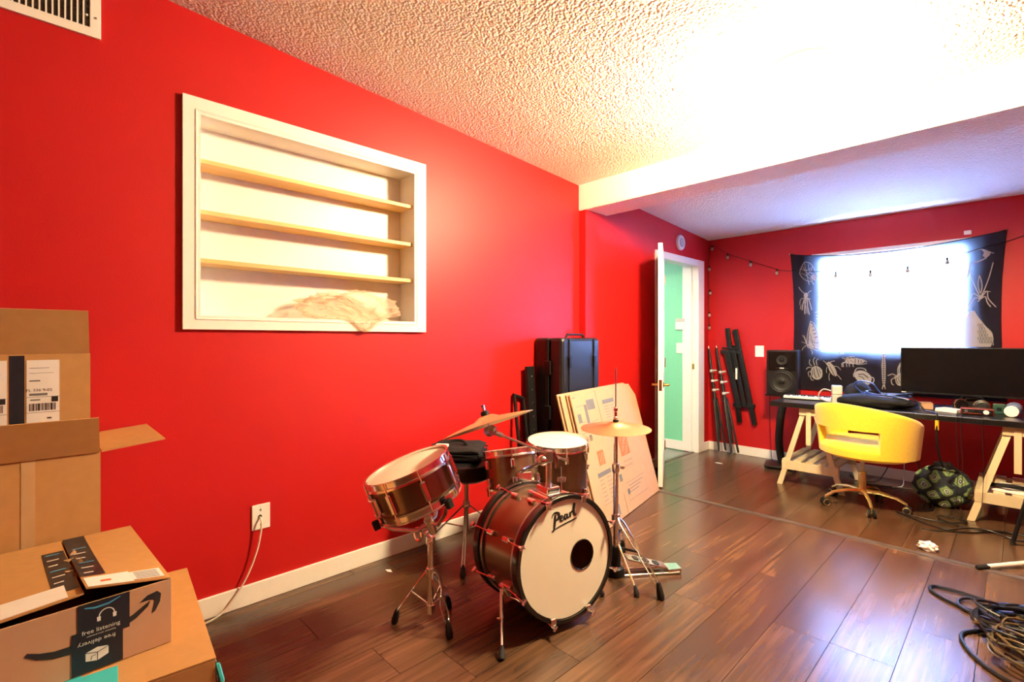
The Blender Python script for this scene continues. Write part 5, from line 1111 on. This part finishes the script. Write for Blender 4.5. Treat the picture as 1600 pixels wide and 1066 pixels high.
cable('black_cable', [(-.70, 4.60, .80), (-.58, 4.66, .80), (-.50, 4.60, .76), (-.46, 4.56, .712), (-.40, 4.50, .709), (-.384, 4.448, .69), (-.384, 4.44, .52), (-.36, 4.52, .34), (-.33, 4.60, .36)], .006, CABLEB, 'dark cable with a yellow sleeve hanging over the desk edge')
o = MB().tube([(-.384, 4.443, .665), (-.384, 4.441, .60)], .0105, 8).build('cable_sleeve', YPLUG, None, True); tag(centre(o), 'bright yellow sleeve on the cable hanging from the desk edge', 'sleeve')
for k in range(3):
    P = [(-.74 + .13 * math.cos(a) + .03 * k + random.uniform(-.015, .015), 4.655 + .06 * math.sin(a) + random.uniform(-.012, .012), .785 + .012 * k + .012 * math.sin(2 * a + k)) for a in [2 * PI * j / 9 + k for j in range(16)]]
    cable('heaped_cable', P, .005, (CABLEB, CABLEBL, CABLEB)[k], ('lowest black cable looped on the black gig bag', 'blue cable looped between black ones on the gig bag', 'topmost black cable looped on the black gig bag')[k], 'cable', 'cables heaped on the gig bag')
t = thing('paper_box', (-.475, 4.83, DT), 'small beige paper carton near the monitor corner on the desk', 'carton')
K = Matrix.Translation((-.475, 4.80, DT + .0005)) @ Matrix.Rotation(.3, 4, 'Z'); MB().box((-.035, -.025, 0), (.035, .025, .045), .002, K).build('body', CARD2, t); MB().box((-.04, -.03, .046), (.03, .02, .05), .001, K).build('lid', CARD2, t)
o = centre(MB().prism([(-.42, 4.72, DT + .0008), (-.30, 4.66, DT + .0008), (-.26, 4.74, DT + .0008), (-.38, 4.82, DT + .0008)], (.004, 0, .022)).build('paper_pad', PAPER)); tag(o, 'white pad of paper lying on the desk before the monitor', 'paper')
t = thing('headphones', (-.24, 4.83, DT), 'black over-ear headphones with tan rings lying on the desk', 'headphones')
for x, a in ((-.285, 25), (-.175, -20)):
    Fq = frame((x, 4.82, DT + .046), (math.sin(math.radians(a)) + .3, -1, .15))
    ec_ = MB().lathe([(.030, -.03), (.043, -.02), (.045, .0), (.040, .012), (.024, .014), (.022, .006), (0, .006)], Fq, 20).build('ear_cup', BLACK, t, True)
    MB().tube([Fq @ V(.0425 * math.cos(q), .0425 * math.sin(q), .004) for q in [2 * PI * k / 20 for k in range(20)]], .003, 6, True).build('trim_ring', BRASS, ec_, True)
MB().tube(spline([(-.29, 4.85, .775), (-.28, 4.90, .80), (-.23, 4.92, .805), (-.18, 4.90, .80), (-.17, 4.85, .775)], 6), .008, 8).build('headband', BLACK, t, True)
t = thing('audio_interface', (-.19, 4.73, DT), 'small dark red audio interface with one white knob on the desk', 'device')
K = Matrix.Translation((-.192, 4.64, DT + .0005)) @ Matrix.Rotation(.06, 4, 'Z')
MB().box((-.085, 0, .002), (.085, .11, .045), .004, K).build('housing', REDM, t); MB().box((-.078, -.002, .006), (.078, .001, .041), .001, K).build('front_plate', BLACK, t)
for x, r_, m in ((.045, .015, PLASTIC), (-.02, .007, BLACKM), (.008, .007, BLACKM), (-.055, .010, STEEL), (.068, .006, BLACKM)): MB().lathe([(r_, 0), (r_, .012), (r_ * .8, .014), (0, .014)], K @ Matrix.Translation((x, -.002, .024)) @ Matrix.Rotation(PI / 2, 4, 'X'), 14).build('knob', m, t, True)
MB().box((-.07, -.0025, .010), (.02, -.0018, .013), 0, K).build('legend', INKO, t)
for x in (-.07, .07): MB().box((x - .01, .02, -.0), (x + .01, .09, .003), 0, K).build('foot', RUBBER, t)
t = thing('green_gadget', (-.085, 4.85, DT), 'small dark green gadget standing under the monitor edge', 'device')
MB().box((-.12, 4.83, DT + .0005), (-.055, 4.86, DT + .070), .004).build('body', GREENP, t); MB().box((-.10, 4.8285, DT + .02), (-.075, 4.8305, DT + .045)).build('window', BLACK, t)
t = thing('round_webcam', (-.02, 4.70, DT), 'slate blue ball-shaped gadget with a white round face on the desk', 'device')
MB().sphere((-.014, 4.735, DT + .056), .043, (1, .9, 1)).build('ball', BLUEP, t, True); MB().lathe([(.036, -.006), (.038, 0), (.036, .008), (.026, .009), (0, .009)], frame((-.026, 4.688, DT + .038), (-.15, -1, .12)), 24).build('face', PLASTIC, t, True)
MB().lathe([(.03, .0005), (.022, .016)], Matrix.Translation((-.014, 4.735, DT)), 16).build('base', BLUEP, t, True)

# ------------------------------------------------------------------ yellow swivel chair
ch = V(-.79, 4.34, 0); cr_ = math.radians(-20)                   # back points towards -y turned to -x
t = thing('swivel_chair', ch, 'yellow velvet tub swivel chair with brass five-star base at the desk', 'chair')
CM = Matrix.Translation(ch + V(.03, 0, 0)) @ Matrix.Rotation(cr_, 4, 'Z')       # local -y is the back
def shell_pt(a, h):                                              # a: angle from back (-pi..pi), h height
    rx, ry = .305, .295
    taper = 1 + .10 * (h - .45) / .3
    return V(rx * math.sin(a) * taper, -ry * math.cos(a) * taper + .0, h)
def arm_top(a): 
    f = min(1, abs(a) / 2.1); return .775 - .155 * (f ** 1.6)
amax = 2.15
ga = .74                                                          # half-angle of the gap in the back
def wallband(z0f, z1f, a0, a1, name, th_=.045, nn=36):
    vs = []; fs = []; prof = [(0, 0, 0), (0, .35, 0), (0, .7, 0), (0, 1, -.028), (.06, 1, -.012), (.28, 1, -.002), (.5, 1, 0), (.72, 1, -.002), (.94, 1, -.012), (1, 1, -.028), (1, .7, 0), (1, .35, 0), (1, 0, 0), (.5, 0, 0)]
    for i in range(nn + 1):
        a = a0 + (a1 - a0) * i / nn; z0, z1 = z0f(a), z1f(a)
        for q, g, dz in prof:
            p = shell_pt(a, z0 + (z1 - z0 - (0 if g == 1 else .028)) * g + dz); p -= V(p.x, p.y, 0).normalized() * th_ * q; vs.append(CM @ p)
    m_ = len(prof)
    for i in range(nn):
        for k in range(m_): fs.append([i * m_ + k, i * m_ + (k + 1) % m_, (i + 1) * m_ + (k + 1) % m_, (i + 1) * m_ + k])
    fs.append(list(range(m_))); fs.append([nn * m_ + k for k in range(m_ - 1, -1, -1)])
    return MB().mesh(vs, fs).build(name, YELLOW, t, True, 50)
wallband(lambda a: .592, arm_top, -ga, ga, 'backrest', nn=20)
wallband(lambda a: .40, arm_top, ga, amax, 'arm_panel', nn=24); wallband(lambda a: .40, arm_top, -amax, -ga, 'arm_panel', nn=24)
wallband(lambda a: .40, lambda a: .468, -ga, ga, 'lower_back', nn=20)
vs = []; fs = []
prof = [(.0, .36), (.55, .362), (.80, .372), (.95, .395), (1.0, .42), (.97, .47), (.85, .495), (.5, .505), (0, .508)]
b = MB(); seg = 40; rings = []
for f, z in prof:
    ring = []
    for k in range(seg if f > 0 else 1):
        a = 2 * PI * k / seg; p = shell_pt(a, .42); q = V(p.x * f * .985, p.y * f * .985, z)
        if p.y > 0: q.y *= .92
        ring.append(b.bm.verts.new(CM @ q))
    rings.append(ring)
for r0, r1 in zip(rings[:-1], rings[1:]):
    for k in range(seg):
        k2 = (k + 1) % seg
        if len(r0) == 1: b.bm.faces.new((r0[0], r1[k], r1[k2]))
        elif len(r1) == 1: b.bm.faces.new((r0[k], r0[k2], r1[0]))
        else: b.bm.faces.new((r0[k], r0[k2], r1[k2], r1[k]))
b.build('seat', YELLOW, t, True, 60)
MB().cyl(ch + V(0, 0, .22), ch + V(0, 0, .365), .014).build('gas_lift', GREYP, t, True)
MB().lathe([(.024, .09), (.026, .10), (.026, .25), (.02, .255)], Matrix.Translation(ch), 18).build('column', GOLD, t, True)
for k in range(5):
    a = math.radians(-68 + 72 * k); o = V(math.cos(a), math.sin(a), 0); e = ch + o * .255
    MB().tube([ch + V(0, 0, .115), ch + o * .10 + V(0, 0, .118), ch + o * .20 + V(0, 0, .10), e + V(0, 0, .066)], [.016, .014, .012, .010], 8).build('base_arm', GOLD, t, True)
    sd = V(-o.y, o.x, 0); c = e + V(0, 0, .0285)
    cs = MB().cyl(e + V(0, 0, .07), c, .007).build('caster_stem', GOLD, t)
    for s in (-1, 1):
        wf = frame(c + sd * s * .008, sd * s)
        wh = MB().lathe([(.020, 0), (.028, .002), (.028, .014), (.022, .017), (0, .017)], wf, 20).build('caster_wheel', RUBBER, cs, True)
        MB().tube([wf @ V(.0215 * math.cos(q), .0215 * math.sin(q), .016) for q in [2 * PI * j / 18 for j in range(18)]], .0022, 6, True).build('caster_ring', GOLD, cs, True)

# patterned drawstring bag
t = thing('patterned_bag', (-.325, 4.78, 0), 'quilted bag with green and black diamond pattern on the floor under the desk', 'bag')
bm = bmesh.new(); bmesh.ops.create_icosphere(bm, subdivisions=5, radius=1); c = V(-.385, 4.80, .150)
for v in bm.verts:
    d0 = v.co.normalized(); k = 1 + .10 * noise.noise(d0 * 2.2 + V(3, 1, 2)) + .05 * noise.noise(d0 * 6)
    top = max(0, d0.z); pl = 1 + .05 * math.sin(14 * math.atan2(d0.y, d0.x)) * top
    p = V(d0.x * .170 * k * pl, d0.y * .15 * k * pl, d0.z * .150 * k); 
    if p.z < -.1355: p.z = -.1355
    v.co = c + p + V(0, 0, -.0135)
b = MB(); b.bm.free(); b.bm = bm; b.build('bag_body', QUILT, t, True, 80)
MB().tube(spline([(-.455, 4.74, .27), (-.415, 4.70, .305), (-.335, 4.70, .31), (-.295, 4.75, .27)], 6), .010, 6).build('strap', FABRICB, t, True)
MB().lathe([(.06, 0), (.045, .025), (.055, .045), (.03, .04)], Matrix.Translation((-.38, 4.80, .265)), 20).build('gathered_neck', FABRICB, t, True)

# ------------------------------------------------------------------ cables and small things on the floor
G = 'black cables trailing over the floor under the desk'
Lb = 'thin black cable trailing over the floor by the patterned bag'
cable('floor_cable', [(-.60, 4.36, .005), (-.48, 4.26, .005), (-.39, 4.20, .005), (-.28, 4.17, .006), (-.20, 4.22, .005), (-.10, 4.33, .005), (0.0, 4.40, .005), (.12, 4.44, .005)], .0045, CABLEB, Lb, 'cable', G)
cable('floor_cable', [(-.58, 4.33, .012), (-.42, 4.30, .012), (-.30, 4.33, .012), (-.23, 4.42, .011), (-.30, 4.47, .011), (-.38, 4.43, .011), (-.33, 4.33, .014), (-.18, 4.28, .011), (-.06, 4.36, .012), (.10, 4.36, .011)], .004, CABLEB, Lb, 'cable', G)
cable('floor_cable', [(-.43, 4.09, .005), (-.35, 4.11, .005), (-.27, 4.17, .018), (-.21, 4.27, .018), (-.12, 4.30, .018), (-.02, 4.26, .008), (.10, 4.28, .008)], .004, CABLEB, Lb, 'cable', G)
cable('floor_cable', [(-1.05, 5.25, .006), (-.85, 5.02, .006), (-.65, 5.08, .006), (-.5, 4.98, .006), (-.42, 4.60, .006), (-.50, 4.50, .006)], .005, CABLEB, 'black cable snaking along the floor between chair base and baseboard', 'cable')
for k, x in enumerate((-.72, -.66, -.60)):
    cable('hanging_cable', [(x, 5.215, .69), (x + .01, 5.225, .45), (x - .03 + .03 * k, 5.23, .20), (x + .08 * (k - 1), 5.20, .06), (x + .12 * (k - 1), 5.12, .012), (x + .2 * (k - 1) - .05, 5.02, .016)], .004, (CABLEB, GREYP, CABLEB)[k], 'cable hanging from the desk to the floor behind the yellow chair', 'cable', 'cables hanging behind the chair')
for k, (x, y) in enumerate(((-.285, 4.452), (-.16, 4.452), (-.262, 4.45))):
    cable('thin_cable', [(x, 4.62, .708), (x, 4.50, .706), (x, y - .002, .702), (x, y - .004, .55), (x + .006, y + .02, .35), (x - .01, y + .05, .06), (x - .05, y + .0, .010)], .0018, CABLEB, 'hair-thin dark cable hanging from the front of the desk over the bag', 'cable', 'thin cables hanging from the desk front')
cable('stand_cable', [(-1.70, 5.20, .75), (-1.72, 5.25, .5), (-1.71, 5.25, .2), (-1.68, 5.22, .01), (-1.6, 5.24, .007)], .003, CABLEB, 'thin cable hanging down behind the speaker stand', 'cable')
for p, sd_, lb in (((-.362, 3.70, .024), .3, 'crumpled ball of white tissue on the floor past the transition strip'),):
    crumple('tissue', PAPER, p, (.042, .03, .024), lambda q: V(q.x, q.y, max(q.z, .002)), 3, sd_, .55, 12, lb, 'tissue')
for c, s, lb in (((-2.052, 4.832), .035, 'small white paper scrap on the floor near the tripod stands'), ((-2.302, 1.33), .025, 'tiny white scrap on the floor below the snare drum')):
    o = centre(MB().prism([(c[0] - s, c[1] - .008, .001), (c[0] + s * .2, c[1] - .012, .001), (c[0] + s, c[1] + .004, .001), (c[0] - s * .3, c[1] + .012, .001)], (0, 0, .003)).build('paper_scrap', PAPER)); tag(o, lb, 'paper')
t = thing('floor_tripod', (.3, 3.9, 0), 'slender white stand leg with black rubber tip lying along the floor', 'stand')
MB().tube([(-.118, 3.615, .014), (.02, 3.785, .024), (.5, 4.38, .06)], .0115, 10).build('leg', PLASTIC, t, True); MB().tube([(-.150, 3.576, .013), (-.140, 3.588, .013), (-.108, 3.628, .0135)], [.009, .013, .0125], 10).build('rubber_tip', RUBBER, t, True)
MB().tube([(.5, 4.38, .06), (.5, 4.38, .9)], .012, 10).build('post', PLASTIC, t, True); MB().tube([(.5, 4.38, .06), (1.0, 4.1, .014)], .0115, 10).build('leg', PLASTIC, t, True); MB().tube([(.5, 4.38, .06), (.45, 4.95, .014)], .0115, 10).build('leg', PLASTIC, t, True)
t = thing('tubular_stand', (.10, 4.1, 0), 'black tubular stand leg at the right edge beside the trestle', 'stand')
MB().tube([(-.017, 4.16, .02), (.03, 4.10, .26), (.075, 4.06, .5)], .011, 8).build('leg', BLACKM, t, True); MB().tube([(-.019, 4.163, .0005), (-.0185, 4.162, .025)], .014, 8).build('rubber_foot', RUBBER, t, True)
MB().tube([(.075, 4.06, .5), (.20, 4.0, .5), (.30, 3.9, .015)], .011, 8).build('leg', BLACKM, t, True); MB().tube([(.30, 3.9, .0005), (.30, 3.9, .03)], .014, 8).build('rubber_foot', RUBBER, t, True)

# pile of cables at the right edge
random.seed(21)
GP = 'tangled pile of cables on the floor'
lb1 = 'black cable in the tangled pile on the floor at the right'; lb2 = 'tan cable coiled in the tangled cable pile'
cable('piled_cable', [(.02, 3.10, .02), (-.10, 3.155, .012), (-.20, 3.175, .010), (-.285, 3.165, .009), (-.29, 3.10, .009), (-.22, 3.03, .009), (-.13, 2.99, .012), (-.02, 2.98, .02), (.10, 3.0, .03)], .007, CABLEB, lb1, 'cable', GP)
cable('piled_cable', [(.05, 2.96, .03), (-.08, 3.06, .02), (-.15, 3.12, .014), (-.19, 3.06, .012), (-.17, 2.99, .012), (-.08, 2.93, .02), (.05, 2.93, .03), (.2, 2.98, .03)], .0065, CABLEB, lb1, 'cable', GP)
def coil(c, rx, ry, turns, z0, r, m, lb, rot=0, jit=.02):
    P = []; n_ = int(turns * 10)
    for i in range(n_):
        a = 2 * PI * i / 10 + rot; j = 1 + random.uniform(-jit, jit) * 4; zz = z0 + .045 * abs(math.sin(a * .5 + i * .13)) + .012 * (i / 10)
        P.append((c[0] + rx * j * math.cos(a), c[1] + ry * j * math.sin(a), zz + random.uniform(0, .012)))
    cable('piled_cable', P, r, m, lb, 'cable', GP, 5)
for k in range(9):
    coil((random.uniform(-.0, .12), random.uniform(2.66, 2.93)), random.uniform(.11, .18), random.uniform(.09, .17), random.uniform(1.6, 2.6), .010 + .006 * k, random.choice((.0045, .006, .0065)), CABLEB, lb1, random.uniform(0, 6))
for k in range(4): coil((.04 + .02 * k, 2.62 + .03 * k), .12 + .008 * k, .10 + .006 * k, 2.2, .02 + .012 * k, .0042, CABLEY, lb2, random.uniform(0, 6), .01)
coil((.05, 2.90), .12, .07, 1.6, .05, .005, CABLEBL, 'blue cable looped through the tangled cable pile', 1.0)
cable('piled_cable', [(-.02, 2.86, .02), (-.12, 2.80, .010), (-.16, 2.72, .009), (-.13, 2.60, .009), (-.06, 2.50, .009), (.04, 2.44, .010), (.16, 2.42, .012)], .0075, CABLEB, lb1, 'cable', GP)
for k, (p, q) in enumerate((((-.075, 2.80, .045), (-.115, 2.785, .05)), ((.02, 2.90, .085), (.00, 2.86, .09)))):
    t = thing('cable_plug', p, ('metal cable plug lying at the left side of the cable pile', 'brass-tipped cable plug on top of the cable pile')[k], 'plug')
    p, q = V(*p), V(*q); MB().cyl(p, p.lerp(q, .7), .010).build('plug_body', RUBBER, t, True); MB().cyl(p.lerp(q, .7), q + (q - p) * .4, .004).build('plug_tip', GOLD, t, True)
